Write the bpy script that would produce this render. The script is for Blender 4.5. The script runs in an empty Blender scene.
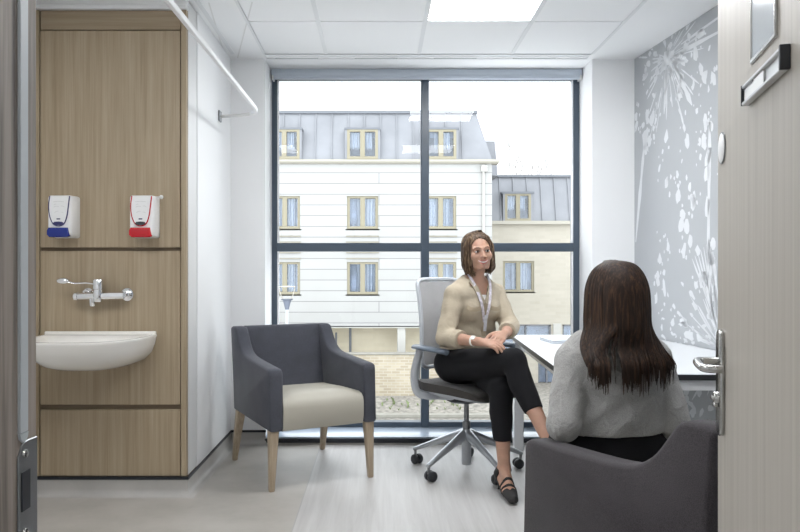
import bpy, bmesh, math, random
import numpy as np
from mathutils import Vector, Matrix

random.seed(7)
RNG = np.random.RandomState(11)
SC = bpy.context.scene
COL = SC.collection
PI = math.pi
EYE = 1.15
FOC = 715.0
VPX, VPY = 379.0, 271.0


def P(px, py, d):
    """the place at depth d that the photograph shows at a pixel"""
    return Vector(((px - VPX) * d / FOC, d, EYE - (py - VPY) * d / FOC))


# ------------------------------------------------------------------ materials
def new_mat(name):
    m = bpy.data.materials.new(name)
    m.use_nodes = True
    nt = m.node_tree
    b = nt.nodes['Principled BSDF']
    return m, nt, b


def plain(name, col, rough=0.5, metal=0.0, spec=0.5, bump=0.0, bscale=200.0, var=0.0, vscale=6.0, sheen=0.0, coat=0.0, stretch=None):
    m, nt, b = new_mat(name)
    b.inputs['Base Color'].default_value = (*col, 1)
    b.inputs['Roughness'].default_value = rough
    b.inputs['Metallic'].default_value = metal
    b.inputs['Specular IOR Level'].default_value = spec
    if sheen:
        b.inputs['Sheen Weight'].default_value = sheen
    if coat:
        b.inputs['Coat Weight'].default_value = coat
        b.inputs['Coat Roughness'].default_value = 0.08
    tc = nt.nodes.new('ShaderNodeTexCoord')
    src = tc.outputs['Object']
    if stretch:
        mp = nt.nodes.new('ShaderNodeMapping')
        mp.inputs['Scale'].default_value = stretch
        nt.links.new(src, mp.inputs['Vector'])
        src = mp.outputs['Vector']
    if var:
        n = nt.nodes.new('ShaderNodeTexNoise')
        n.inputs['Scale'].default_value = vscale
        n.inputs['Detail'].default_value = 5
        nt.links.new(src, n.inputs['Vector'])
        r = nt.nodes.new('ShaderNodeValToRGB')
        r.color_ramp.elements[0].position = 0.3
        r.color_ramp.elements[1].position = 0.7
        r.color_ramp.elements[0].color = (*[max(0, c * (1 - var)) for c in col], 1)
        r.color_ramp.elements[1].color = (*[min(1, c * (1 + var)) for c in col], 1)
        nt.links.new(n.outputs['Fac'], r.inputs['Fac'])
        nt.links.new(r.outputs['Color'], b.inputs['Base Color'])
    if bump:
        n2 = nt.nodes.new('ShaderNodeTexNoise')
        n2.inputs['Scale'].default_value = bscale
        n2.inputs['Detail'].default_value = 3
        nt.links.new(src, n2.inputs['Vector'])
        bp = nt.nodes.new('ShaderNodeBump')
        bp.inputs['Strength'].default_value = bump
        bp.inputs['Distance'].default_value = 0.004
        nt.links.new(n2.outputs['Fac'], bp.inputs['Height'])
        nt.links.new(bp.outputs['Normal'], b.inputs['Normal'])
    return m


def wood(name, dark, mid, light, scale=(55, 55, 1.6), rough=0.5, fine=0.35, spec=0.35):
    """straight-grained veneer: two stretched noises mixed through a ramp"""
    m, nt, b = new_mat(name)
    tc = nt.nodes.new('ShaderNodeTexCoord')
    mp = nt.nodes.new('ShaderNodeMapping')
    mp.inputs['Scale'].default_value = scale
    n1 = nt.nodes.new('ShaderNodeTexNoise')
    n1.inputs['Scale'].default_value = 1.0
    n1.inputs['Detail'].default_value = 6
    n1.inputs['Roughness'].default_value = 0.62
    n1.inputs['Distortion'].default_value = 0.25
    mp2 = nt.nodes.new('ShaderNodeMapping')
    mp2.inputs['Scale'].default_value = tuple(s * (5.0 if s > 10 else 2.2) for s in scale)
    n2 = nt.nodes.new('ShaderNodeTexNoise')
    n2.inputs['Scale'].default_value = 1.0
    n2.inputs['Detail'].default_value = 3
    mix = nt.nodes.new('ShaderNodeMath')
    mix.operation = 'MULTIPLY_ADD'
    mix.inputs[1].default_value = fine
    sub = nt.nodes.new('ShaderNodeMath')
    sub.operation = 'SUBTRACT'
    sub.inputs[1].default_value = 0.5
    r = nt.nodes.new('ShaderNodeValToRGB')
    e = r.color_ramp.elements
    e[0].position, e[0].color = 0.28, (*dark, 1)
    e[1].position, e[1].color = 0.72, (*light, 1)
    k = e.new(0.5)
    k.color = (*mid, 1)
    L = nt.links.new
    L(tc.outputs['Object'], mp.inputs['Vector'])
    L(tc.outputs['Object'], mp2.inputs['Vector'])
    L(mp.outputs['Vector'], n1.inputs['Vector'])
    L(mp2.outputs['Vector'], n2.inputs['Vector'])
    L(n2.outputs['Fac'], sub.inputs[0])
    L(sub.outputs[0], mix.inputs[0])
    L(n1.outputs['Fac'], mix.inputs[2])
    L(mix.outputs[0], r.inputs['Fac'])
    L(r.outputs['Color'], b.inputs['Base Color'])
    b.inputs['Roughness'].default_value = rough
    b.inputs['Specular IOR Level'].default_value = spec
    return m


def fabric(name, col, scale=900.0, contrast=0.35, rough=0.9, bump=0.35, sheen=0.25, fold=0.0):
    """woven cloth: crossing fine waves plus mottling"""
    m, nt, b = new_mat(name)
    L = nt.links.new
    tc = nt.nodes.new('ShaderNodeTexCoord')
    n = nt.nodes.new('ShaderNodeTexNoise')
    n.inputs['Scale'].default_value = scale * 0.45
    n.inputs['Detail'].default_value = 2
    n0 = nt.nodes.new('ShaderNodeTexNoise')
    n0.inputs['Scale'].default_value = 9
    n0.inputs['Detail'].default_value = 4
    ad = nt.nodes.new('ShaderNodeMath')
    ad.operation = 'MULTIPLY_ADD'
    ad.inputs[1].default_value = 0.35
    r = nt.nodes.new('ShaderNodeValToRGB')
    e = r.color_ramp.elements
    e[0].position, e[0].color = 0.45, (*[c * (1 - contrast) for c in col], 1)
    e[1].position, e[1].color = 0.92, (*[min(1, c * (1 + contrast)) for c in col], 1)
    L(tc.outputs['Object'], n.inputs['Vector'])
    L(tc.outputs['Object'], n0.inputs['Vector'])
    L(n0.outputs['Fac'], ad.inputs[0])
    L(n.outputs['Fac'], ad.inputs[2])
    L(ad.outputs[0], r.inputs['Fac'])
    L(r.outputs['Color'], b.inputs['Base Color'])
    bp = nt.nodes.new('ShaderNodeBump')
    bp.inputs['Strength'].default_value = bump
    bp.inputs['Distance'].default_value = 0.002
    L(n.outputs['Fac'], bp.inputs['Height'])
    L(bp.outputs['Normal'], b.inputs['Normal'])
    if fold:
        nf = nt.nodes.new('ShaderNodeTexNoise')
        nf.inputs['Scale'].default_value = 16
        nf.inputs['Detail'].default_value = 3
        nf.inputs['Distortion'].default_value = 1.2
        L(tc.outputs['Object'], nf.inputs['Vector'])
        b2 = nt.nodes.new('ShaderNodeBump')
        b2.inputs['Strength'].default_value = fold
        b2.inputs['Distance'].default_value = 0.03
        L(nf.outputs['Fac'], b2.inputs['Height'])
        L(b2.outputs['Normal'], bp.inputs['Normal'])
    b.inputs['Roughness'].default_value = rough
    b.inputs['Specular IOR Level'].default_value = 0.2
    b.inputs['Sheen Weight'].default_value = sheen
    return m


def emit(name, col, strength):
    m, nt, b = new_mat(name)
    b.inputs['Base Color'].default_value = (0.9, 0.9, 0.9, 1)
    b.inputs['Emission Color'].default_value = (*col, 1)
    b.inputs['Emission Strength'].default_value = strength
    return m


def glass_mat(name, tint=(0.97, 0.985, 0.98), refl=1.32):
    m = bpy.data.materials.new(name)
    m.use_nodes = True
    nt = m.node_tree
    nt.nodes.clear()
    out = nt.nodes.new('ShaderNodeOutputMaterial')
    mx = nt.nodes.new('ShaderNodeMixShader')
    tr = nt.nodes.new('ShaderNodeBsdfTransparent')
    tr.inputs['Color'].default_value = (*tint, 1)
    gl = nt.nodes.new('ShaderNodeBsdfGlossy')
    gl.inputs['Roughness'].default_value = 0.02
    fr = nt.nodes.new('ShaderNodeFresnel')
    fr.inputs['IOR'].default_value = refl
    nt.links.new(fr.outputs[0], mx.inputs[0])
    nt.links.new(tr.outputs[0], mx.inputs[1])
    nt.links.new(gl.outputs[0], mx.inputs[2])
    nt.links.new(mx.outputs[0], out.inputs[0])
    return m


def hair_mat(name, root, mid, light, stretch=(220, 220, 8), rough=0.42):
    m = wood(name, root, mid, light, scale=stretch, rough=rough, fine=0.3, spec=0.5)
    b = m.node_tree.nodes['Principled BSDF']
    b.inputs['Specular IOR Level'].default_value = 0.28
    return m


def floor_mat():
    """sheet vinyl: plain stone-like grey left of the seam, pale wood grain right of it"""
    m, nt, b = new_mat('floor_vinyl')
    L = nt.links.new
    N = nt.nodes.new
    tc = N('ShaderNodeTexCoord')
    sep = N('ShaderNodeSeparateXYZ')
    L(tc.outputs['Object'], sep.inputs[0])
    n = N('ShaderNodeTexNoise')
    n.inputs['Scale'].default_value = 3.5
    n.inputs['Detail'].default_value = 8
    n.inputs['Roughness'].default_value = 0.6
    L(tc.outputs['Object'], n.inputs['Vector'])
    r1 = N('ShaderNodeValToRGB')
    r1.color_ramp.elements[0].position = 0.3
    r1.color_ramp.elements[1].position = 0.72
    r1.color_ramp.elements[0].color = (0.34, 0.318, 0.285, 1)
    r1.color_ramp.elements[1].color = (0.445, 0.42, 0.385, 1)
    L(n.outputs['Fac'], r1.inputs[0])
    mp = N('ShaderNodeMapping')
    mp.inputs['Scale'].default_value = (28, 1.3, 1)
    L(tc.outputs['Object'], mp.inputs['Vector'])
    n2 = N('ShaderNodeTexNoise')
    n2.inputs['Scale'].default_value = 1.0
    n2.inputs['Detail'].default_value = 8
    n2.inputs['Roughness'].default_value = 0.68
    n2.inputs['Distortion'].default_value = 0.5
    L(mp.outputs['Vector'], n2.inputs['Vector'])
    r2 = N('ShaderNodeValToRGB')
    r2.color_ramp.elements[0].position = 0.28
    r2.color_ramp.elements[1].position = 0.70
    r2.color_ramp.elements[0].color = (0.41, 0.395, 0.385, 1)
    r2.color_ramp.elements[1].color = (0.53, 0.52, 0.51, 1)
    L(n2.outputs['Fac'], r2.inputs[0])
    gt = N('ShaderNodeMath')
    gt.operation = 'GREATER_THAN'
    gt.inputs[1].default_value = -0.385
    L(sep.outputs[0], gt.inputs[0])
    mx = N('ShaderNodeMixRGB')
    L(gt.outputs[0], mx.inputs[0])
    L(r1.outputs[0], mx.inputs[1])
    L(r2.outputs[0], mx.inputs[2])
    # welded seam line
    sb = N('ShaderNodeMath')
    sb.operation = 'COMPARE'
    sb.inputs[1].default_value = -0.385
    sb.inputs[2].default_value = 0.003
    L(sep.outputs[0], sb.inputs[0])
    mx2 = N('ShaderNodeMixRGB')
    mx2.inputs[2].default_value = (0.36, 0.35, 0.34, 1)
    L(sb.outputs[0], mx2.inputs[0])
    L(mx.outputs[0], mx2.inputs[1])
    L(mx2.outputs[0], b.inputs['Base Color'])
    b.inputs['Roughness'].default_value = 0.42
    b.inputs['Specular IOR Level'].default_value = 0.45
    return m


def block_mat(name, c1, c2, joint, bw, bh, jw, rough=0.85, bumpy=0.3):
    """coursed stone or brick on an upright face that runs along x"""
    m, nt, b = new_mat(name)
    L = nt.links.new
    N = nt.nodes.new
    tc = N('ShaderNodeTexCoord')
    sep = N('ShaderNodeSeparateXYZ')
    cmb = N('ShaderNodeCombineXYZ')
    L(tc.outputs['Object'], sep.inputs[0])
    L(sep.outputs[0], cmb.inputs[0])
    L(sep.outputs[2], cmb.inputs[1])
    br = N('ShaderNodeTexBrick')
    br.inputs['Scale'].default_value = 1.0
    br.inputs['Brick Width'].default_value = bw
    br.inputs['Row Height'].default_value = bh
    br.inputs['Mortar Size'].default_value = jw
    br.inputs['Mortar Smooth'].default_value = 0.2
    br.inputs['Color1'].default_value = (*c1, 1)
    br.inputs['Color2'].default_value = (*c2, 1)
    br.inputs['Mortar'].default_value = (*joint, 1)
    L(cmb.outputs[0], br.inputs['Vector'])
    n = N('ShaderNodeTexNoise')
    n.inputs['Scale'].default_value = 1.2
    n.inputs['Detail'].default_value = 6
    L(tc.outputs['Object'], n.inputs['Vector'])
    mx = N('ShaderNodeMixRGB')
    mx.blend_type = 'MULTIPLY'
    mx.inputs[0].default_value = bumpy
    L(br.outputs['Color'], mx.inputs[1])
    rr = N('ShaderNodeValToRGB')
    rr.color_ramp.elements[0].position = 0.3
    rr.color_ramp.elements[0].color = (0.72, 0.70, 0.66, 1)
    rr.color_ramp.elements[1].position = 0.65
    L(n.outputs['Fac'], rr.inputs[0])
    L(rr.outputs[0], mx.inputs[2])
    L(mx.outputs[0], b.inputs['Base Color'])
    b.inputs['Roughness'].default_value = rough
    return m


def curtain_mat():
    m, nt, b = new_mat('net_curtain')
    L = nt.links.new
    tc = nt.nodes.new('ShaderNodeTexCoord')
    w = nt.nodes.new('ShaderNodeTexWave')
    w.inputs['Scale'].default_value = 2.6
    w.inputs['Distortion'].default_value = 1.5
    r = nt.nodes.new('ShaderNodeValToRGB')
    r.color_ramp.elements[0].color = (0.55, 0.59, 0.66, 1)  # dark and pale wave bands paint the shading of the folds
    r.color_ramp.elements[1].color = (0.82, 0.84, 0.86, 1)
    L(tc.outputs['Object'], w.inputs['Vector'])
    L(w.outputs['Fac'], r.inputs[0])
    L(r.outputs[0], b.inputs['Base Color'])
    return m


M = {}
M['wall'] = plain('wall_paint', (0.84, 0.845, 0.85), 0.7, spec=0.3, bump=0.03, bscale=300)
M['ceil'] = plain('ceiling_tile', (0.84, 0.845, 0.85), 0.85, spec=0.2, bump=0.12, bscale=500)
M['tbar'] = plain('ceiling_tee', (0.72, 0.73, 0.74), 0.45, spec=0.3)
M['white'] = plain('white_coated', (0.80, 0.81, 0.82), 0.35)
M['floor'] = floor_mat()
M['cove'] = plain('cove_vinyl', (0.42, 0.405, 0.385), 0.45, var=0.10, vscale=5)
M['black'] = plain('black_strip', (0.012, 0.014, 0.02), 0.45)
M['oak'] = wood('oak_veneer', (0.300, 0.232, 0.152), (0.368, 0.292, 0.198), (0.425, 0.346, 0.244))
M['oak_h'] = wood('oak_veneer_level', (0.27, 0.207, 0.135), (0.322, 0.254, 0.172), (0.37, 0.302, 0.212), scale=(1.6, 55, 55))
M['oak_dark'] = plain('panel_shadow_gap', (0.17, 0.125, 0.08), 0.6)
M['grey_side'] = plain('grey_side_panel', (0.64, 0.64, 0.64), 0.4)
M['doorwood'] = wood('door_veneer', (0.40, 0.37, 0.328), (0.45, 0.418, 0.372), (0.50, 0.468, 0.42), scale=(60, 60, 0.9), rough=0.45, fine=0.45)
M['jamb'] = wood('frame_veneer', (0.06, 0.05, 0.045), (0.33, 0.285, 0.25), (0.44, 0.385, 0.345), scale=(30, 26, 1.3), rough=0.5)
M['seal'] = plain('seal_strip', (0.52, 0.56, 0.59), 0.4)
M['steel'] = plain('satin_steel', (0.50, 0.50, 0.49), 0.22, metal=1.0)
M['steel_dark'] = plain('dark_steel', (0.30, 0.31, 0.32), 0.35, metal=1.0)
M['chrome'] = plain('chrome', (0.82, 0.83, 0.85), 0.07, metal=1.0)
M['ceramic'] = plain('ceramic', (0.80, 0.78, 0.74), 0.12, coat=0.5)
M['plastic'] = plain('white_plastic', (0.80, 0.80, 0.80), 0.3)
M['plastic_grey'] = plain('offwhite_plastic', (0.68, 0.68, 0.67), 0.35)
M['blue'] = plain('blue_plastic', (0.006, 0.022, 0.20), 0.25)
M['navy'] = plain('navy_line', (0.03, 0.03, 0.12), 0.4)
M['red'] = plain('red_plastic', (0.50, 0.008, 0.018), 0.25)
M['icon'] = plain('faint_print', (0.60, 0.60, 0.60), 0.5)
M['frame'] = plain('slate_aluminium', (0.062, 0.085, 0.115), 0.32, spec=0.5)
M['sill'] = plain('sill_board', (0.45, 0.52, 0.61), 0.15)
M['blind'] = plain('blind_fabric', (0.50, 0.55, 0.62), 0.6, bump=0.1, bscale=700)
M['glass'] = glass_mat('window_glass')
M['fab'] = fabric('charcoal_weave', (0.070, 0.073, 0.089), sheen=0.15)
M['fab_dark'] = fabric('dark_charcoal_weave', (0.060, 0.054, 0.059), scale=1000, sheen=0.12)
M['vinyl'] = plain('stone_vinyl_seat', (0.45, 0.425, 0.36), 0.45, bump=0.08, bscale=350, spec=0.4)
M['leg'] = wood('limed_oak_leg', (0.34, 0.26, 0.18), (0.43, 0.345, 0.25), (0.50, 0.41, 0.31), scale=(90, 90, 6), rough=0.5)
M['alu'] = plain('cast_aluminium', (0.52, 0.54, 0.57), 0.32, metal=0.75)
M['alu_lt'] = plain('pale_grey_frame', (0.55, 0.58, 0.62), 0.4, metal=0.2)
M['mesh'] = fabric('grey_mesh', (0.40, 0.40, 0.41), scale=1600, contrast=0.2, bump=0.2)
M['tyre'] = plain('caster_black', (0.02, 0.022, 0.026), 0.4)
M['blackplastic'] = plain('black_plastic', (0.03, 0.033, 0.04), 0.35)
M['armpad'] = plain('arm_pad', (0.10, 0.125, 0.16), 0.3)
M['seatpad'] = fabric('seat_pad', (0.055, 0.05, 0.046), scale=1200)
M['desk'] = plain('white_laminate', (0.84, 0.86, 0.88), 0.22)
M['desk_edge'] = plain('dark_edge', (0.022, 0.023, 0.026), 0.4)
M['deskmetal'] = plain('white_metal', (0.80, 0.81, 0.82), 0.3)
M['skin'] = plain('skin', (0.50, 0.30, 0.22), 0.55, spec=0.25, var=0.07, vscale=30)
M['skin'].node_tree.nodes['Principled BSDF'].inputs['Subsurface Weight'].default_value = 0.12
M['skin'].node_tree.nodes['Principled BSDF'].inputs['Subsurface Radius'].default_value = (0.01, 0.004, 0.002)
M['shirt'] = fabric('khaki_blouse', (0.47, 0.405, 0.31), scale=1400, contrast=0.12, bump=0.15, sheen=0.05, fold=0.22)
M['shirt_dk'] = fabric('khaki_blouse_fold', (0.40, 0.33, 0.235), scale=1400, contrast=0.14, bump=0.15, sheen=0.1)
M['cami'] = plain('pale_top', (0.72, 0.70, 0.68), 0.8)
M['trouser'] = fabric('black_trouser', (0.012, 0.012, 0.014), scale=1200, contrast=0.3, sheen=0.03)
M['shoe'] = plain('black_suede', (0.012, 0.011, 0.011), 0.6)
M['sweater'] = fabric('grey_knit', (0.365, 0.36, 0.35), scale=900, contrast=0.22, bump=0.6, fold=0.45)
M['hairA'] = hair_mat('light_brown_hair', (0.030, 0.016, 0.009), (0.078, 0.045, 0.026), (0.33, 0.23, 0.14), stretch=(90, 90, 7), rough=0.5)
M['hairB'] = hair_mat('dark_brown_hair', (0.009, 0.005, 0.0035), (0.025, 0.0125, 0.0075), (0.090, 0.044, 0.022), stretch=(130, 130, 6), rough=0.55)
M['lip'] = plain('lips', (0.50, 0.16, 0.14), 0.35)
M['teeth'] = plain('teeth', (0.82, 0.80, 0.76), 0.25)
M['eyewhite'] = plain('eye_white', (0.62, 0.60, 0.58), 0.2)
M['iris'] = plain('iris', (0.035, 0.022, 0.014), 0.15)
M['brow'] = plain('brow_hair', (0.09, 0.05, 0.03), 0.7)
M['ribbon'] = plain('lanyard_ribbon', (0.66, 0.62, 0.68), 0.6, var=0.3, vscale=90)
M['badge'] = plain('badge_card', (0.74, 0.75, 0.80), 0.3, var=0.12, vscale=60)
M['watch'] = plain('watch_face', (0.85, 0.83, 0.78), 0.2)
M['paper'] = plain('pale_grey_casing', (0.66, 0.70, 0.76), 0.3)
M['stone'] = block_mat('pale_stone', (0.40, 0.40, 0.393), (0.38, 0.38, 0.373), (0.22, 0.22, 0.22), 900.0, 0.405, 0.016, bumpy=0.12)
M['render'] = block_mat('cream_brick', (0.46, 0.43, 0.37), (0.42, 0.39, 0.332), (0.44, 0.415, 0.36), 0.45, 0.15, 0.012, bumpy=0.22)
M['buff'] = block_mat('buff_brick', (0.47, 0.415, 0.32), (0.36, 0.31, 0.23), (0.47, 0.43, 0.36), 0.30, 0.10, 0.014, bumpy=0.5)
M['undercroft'] = block_mat('warm_buff_wall', (0.72, 0.66, 0.52), (0.66, 0.60, 0.465), (0.68, 0.625, 0.50), 0.45, 0.15, 0.012, bumpy=0.4)
M['zinc'] = plain('zinc_cladding', (0.225, 0.232, 0.252), 0.5, metal=0.1, var=0.10, vscale=1.2)
M['zinc_dk'] = plain('zinc_flashing', (0.15, 0.16, 0.18), 0.5, metal=0.1)
M['gutter'] = plain('stone_gutter', (0.38, 0.36, 0.31), 0.6)
M['vent'] = plain('tan_vent_rail', (0.26, 0.245, 0.20), 0.6)
M['winframe'] = plain('tan_window_frame', (0.265, 0.24, 0.17), 0.5)
M['curtain'] = curtain_mat()
M['roomdark'] = plain('dim_interior', (0.50, 0.55, 0.64), 0.6, var=0.35, vscale=1.5)
M['extglass'] = glass_mat('far_window_glass', (0.93, 0.96, 1.0), 1.6)
M['concrete'] = plain('pale_concrete', (0.45, 0.445, 0.42), 0.8)
M['gravel'] = plain('gravel', (0.235, 0.22, 0.195), 0.95, bump=1.0, bscale=12, var=0.4, vscale=7)
M['kerb'] = plain('kerb_stone', (0.27, 0.26, 0.23), 0.85, var=0.1, vscale=3)
M['weed'] = plain('weed_leaf', (0.16, 0.20, 0.09), 0.8)
M['twig'] = plain('bare_twig', (0.42, 0.40, 0.39), 0.9)
M['lampgrey'] = plain('lamp_grey', (0.10, 0.115, 0.15), 0.45)
M['pole'] = plain('lamp_pole', (0.38, 0.40, 0.42), 0.4)
M['mural_grey'] = plain('mural_grey', (0.40, 0.415, 0.435), 0.55, var=0.05, vscale=1.5)
M['mural_white'] = plain('mural_white', (0.67, 0.685, 0.705), 0.55)
M['pane_dull'] = plain('vision_panel_blind', (0.50, 0.54, 0.57), 0.12, var=0.06, vscale=4)
M['sign_face'] = plain('brushed_sign', (0.62, 0.63, 0.64), 0.35, metal=0.5)


# ------------------------------------------------------------------ mesh building
class G:
    """collects shapes; build() links them as one mesh object"""

    def __init__(self):
        self.v, self.f, self.m = [], [], []
        self.cur = 0

    def add(self, vs, fs, X=None):
        n = len(self.v)
        for q in vs:
            q = Vector(q)
            self.v.append(tuple(X @ q) if X is not None else tuple(q))
        for f in fs:
            self.f.append([i + n for i in f])
            self.m.append(self.cur)
        return self

    def bm(self, bm, X=None):
        bm.verts.index_update()
        self.add([v.co.copy() for v in bm.verts], [[v.index for v in f.verts] for f in bm.faces], X)
        bm.free()
        return self

    def box(self, lo, hi, r=0.0, seg=2, X=None):
        bm = bmesh.new()
        bmesh.ops.create_cube(bm, size=1.0)
        for v in bm.verts:
            v.co = Vector((lo[i] + (v.co[i] + 0.5) * (hi[i] - lo[i]) for i in range(3)))
        if r > 0:
            bmesh.ops.bevel(bm, geom=bm.edges[:], offset=r, segments=seg, affect='EDGES', profile=0.5)
        return self.bm(bm, X)

    def prism(self, poly, a, b, axis='x', r=0.0, seg=2, X=None):
        """outline (two coordinates) swept along axis from a to b"""
        def to3(p, t):
            if axis == 'x':
                return (t, p[0], p[1])
            if axis == 'y':
                return (p[0], t, p[1])
            return (p[0], p[1], t)
        bm = bmesh.new()
        va = [bm.verts.new(to3(p, a)) for p in poly]
        vb = [bm.verts.new(to3(p, b)) for p in poly]
        bm.faces.new(va)
        bm.faces.new(vb[::-1])
        n = len(poly)
        for i in range(n):
            bm.faces.new((va[i], vb[i], vb[(i + 1) % n], va[(i + 1) % n]))
        bmesh.ops.recalc_face_normals(bm, faces=bm.faces[:])
        if r > 0:
            ed = [e for e in bm.edges if abs((e.verts[0].co - e.verts[1].co)['xyz'.index(axis)]) < 1e-6]
            bmesh.ops.bevel(bm, geom=ed, offset=r, segments=seg, affect='EDGES', profile=0.5, clamp_overlap=True)
        return self.bm(bm, X)

    def tube(self, pts, rad, n=10, cap=True, flat=1.0, up=None, X=None):
        pts = [Vector(p) for p in pts]
        if not hasattr(rad, '__len__'):
            rad = [rad] * len(pts)
        rings = []
        ref = None
        for i, p in enumerate(pts):
            t = (pts[min(i + 1, len(pts) - 1)] - pts[max(i - 1, 0)]).normalized()
            if ref is None:
                u = Vector(up) if up is not None else (Vector((0, 0, 1)) if abs(t.z) < 0.9 else Vector((1, 0, 0)))
            else:
                u = ref
            u = (u - t * u.dot(t))
            u = u.normalized() if u.length > 1e-6 else t.orthogonal().normalized()
            ref = u
            w = t.cross(u)
            rings.append([p + (u * math.cos(2 * PI * k / n) * rad[i] * flat + w * math.sin(2 * PI * k / n) * rad[i]) for k in range(n)])
        return self.loft(rings, cap, X)

    def loft(self, rings, cap=True, X=None, closed=True):
        n = len(rings[0])
        vs = [q for r in rings for q in r]
        fs = []
        for i in range(len(rings) - 1):
            for k in range(n if closed else n - 1):
                a, b = i * n + k, i * n + (k + 1) % n
                fs.append([a, b, b + n, a + n])
        if cap:
            fs.append(list(range(n))[::-1])
            fs.append([(len(rings) - 1) * n + k for k in range(n)])
        return self.add(vs, fs, X)

    def lathe(self, prof, n=24, X=None):
        """profile of (radius, height) turned about z"""
        rings = [[Vector((r * math.cos(2 * PI * k / n), r * math.sin(2 * PI * k / n), z)) for k in range(n)] for r, z in prof]
        return self.loft(rings, True, X)

    def ball(self, c, r, n=12, X=None):
        bm = bmesh.new()
        bmesh.ops.create_uvsphere(bm, u_segments=n, v_segments=max(6, n * 2 // 3), radius=1.0)
        rr = r if hasattr(r, '__len__') else (r, r, r)
        for v in bm.verts:
            v.co = Vector((c[i] + v.co[i] * rr[i] for i in range(3)))
        return self.bm(bm, X)

    def build(self, name, mat, parent=None, smooth=40, fix=True):
        me = bpy.data.meshes.new(name)
        me.from_pydata(self.v, [], self.f)
        mats = mat if isinstance(mat, (list, tuple)) else [mat]
        for x in mats:
            me.materials.append(x)
        if len(mats) > 1:
            me.polygons.foreach_set('material_index', self.m)
        if fix or smooth:
            bm = bmesh.new()
            bm.from_mesh(me)
            if fix:
                bmesh.ops.recalc_face_normals(bm, faces=bm.faces[:])
            if smooth:
                a = math.radians(smooth)
                for f in bm.faces:
                    f.smooth = True
                for e in bm.edges:
                    if len(e.link_faces) == 2 and e.calc_face_angle(0) > a:
                        e.smooth = False
            bm.to_mesh(me)
            bm.free()
        o = bpy.data.objects.new(name, me)
        COL.objects.link(o)
        if parent is not None:
            o.parent = parent
        return o


def frame_at(origin, zdir, xhint=(1, 0, 0)):
    z = Vector(zdir).normalized()
    x = Vector(xhint)
    x = (x - z * x.dot(z)).normalized()
    y = z.cross(x)
    R = Matrix((x, y, z)).transposed().to_4x4()
    R.translation = Vector(origin)
    return R


def thing(name, label, cat, loc=(0, 0, 0), rz=0.0, group=None):
    o = bpy.data.objects.new(name, None)
    o.empty_display_size = 0.1
    COL.objects.link(o)
    o.location = loc
    o.rotation_euler = (0, 0, rz)
    return tag(o, label, cat, group)


def tag(o, label, cat, group=None, kind=None):
    o['label'] = label
    o['category'] = cat
    if group:
        o['group'] = group
    if kind:
        o['kind'] = kind
    return o


def struct(o):
    o['kind'] = 'structure'
    return o


def bez(p0, p1, p2, p3, n):
    out = []
    for i in range(n + 1):
        t = i / n
        a, b, c, d = (1 - t) ** 3, 3 * t * (1 - t) ** 2, 3 * t * t * (1 - t), t ** 3
        out.append(tuple(a * p0[k] + b * p1[k] + c * p2[k] + d * p3[k] for k in range(len(p0))))
    return out


def spline(pts, n=8):
    """Catmull-Rom through the points"""
    p = [Vector(q) for q in pts]
    p = [p[0] * 2 - p[1]] + p + [p[-1] * 2 - p[-2]]
    out = []
    for i in range(1, len(p) - 2):
        for k in range(n):
            t = k / n
            a, b, c, d = p[i - 1], p[i], p[i + 1], p[i + 2]
            out.append(0.5 * ((2 * b) + (c - a) * t + (2 * a - 5 * b + 4 * c - d) * t * t + (3 * b - a - 3 * c + d) * t ** 3))
    out.append(p[-2])
    return out

# =================================================================== ROOM SHELL
CEIL = 2.55
WX = -0.98          # left wall by the window
FARY = 4.73         # inner face of the window wall
GLY = 5.03          # front of the window frame
IPS = 3.67          # front of the oak panel unit
LX = -1.78          # left wall of the wider part
FY0, FY1 = 0.55, 0.669   # door wall
RW0 = Vector((1.69, FARY, 0))
RWS = 0.094


def rwx(y):
    return 1.69 + RWS * (FARY - y)


g = G()
g.box((-3.2, -1.6, -0.25), (3.2, 5.12, 0.0))
struct(g.build('floor', M['floor']))

# ceiling: backing with lay-in tiles, plain margins left and right
g = G()
g.cur = 0
g.box((-3.2, -1.6, CEIL + 0.012), (3.2, 5.12, CEIL + 0.15))
TX0, TY0 = -0.342, 4.61
LIGHTS = [(1, 1), (1, 4), (-2, 4)]
for i in range(-3, 5):
    for j in range(0, 9):
        x0 = TX0 + 0.6 * i
        x1 = x0 + 0.6
        y1 = TY0 - 0.6 * j
        y0 = y1 - 0.6
        if y1 <= FY1 or (i, j) in LIGHTS:
            continue
        y0 = max(y0, FY1)
        if i == 2:
            x1 = 1.374
        if i > 2:
            continue
        if i == -1:
            x0 = -0.735
        if i < -1 and y1 > 3.6:
            continue
        if i == -2:
            x1 = -0.742 if y1 < 3.6 else x1
        if x1 < LX:
            continue
        x0 = max(x0, LX)
        e = 0.005
        g.box((x0 + e, y0 + e, CEIL), (x1 - e, y1 - e, CEIL + 0.02), 0.002, 1)
g.box((1.382, FY1, CEIL), (2.2, FARY + 0.4, CEIL + 0.02))
g.box((-3.2, 3.61, CEIL), (-0.745, FARY + 0.4, CEIL + 0.02))
g.box((-3.2, -1.6, CEIL), (3.2, FY1, CEIL + 0.02))
g.box((-0.745, 4.62, CEIL), (1.382, 5.12, CEIL + 0.02))
ceil = struct(g.build('ceiling', M['ceil']))
# exposed tees
g = G()
for i in range(-2, 3):
    x = TX0 + 0.6 * i
    if i == -2:
        x = -0.740
    g.box((x - 0.012 if i > -2 else x - 0.008, FY1, CEIL - 0.003), (x + 0.012 if i > -2 else x + 0.008, TY0, CEIL + 0.002))
g.box((1.368, FY1, CEIL - 0.003), (1.388, TY0, CEIL + 0.002))
struct(g.build('trim_2', M['tbar']))
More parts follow.
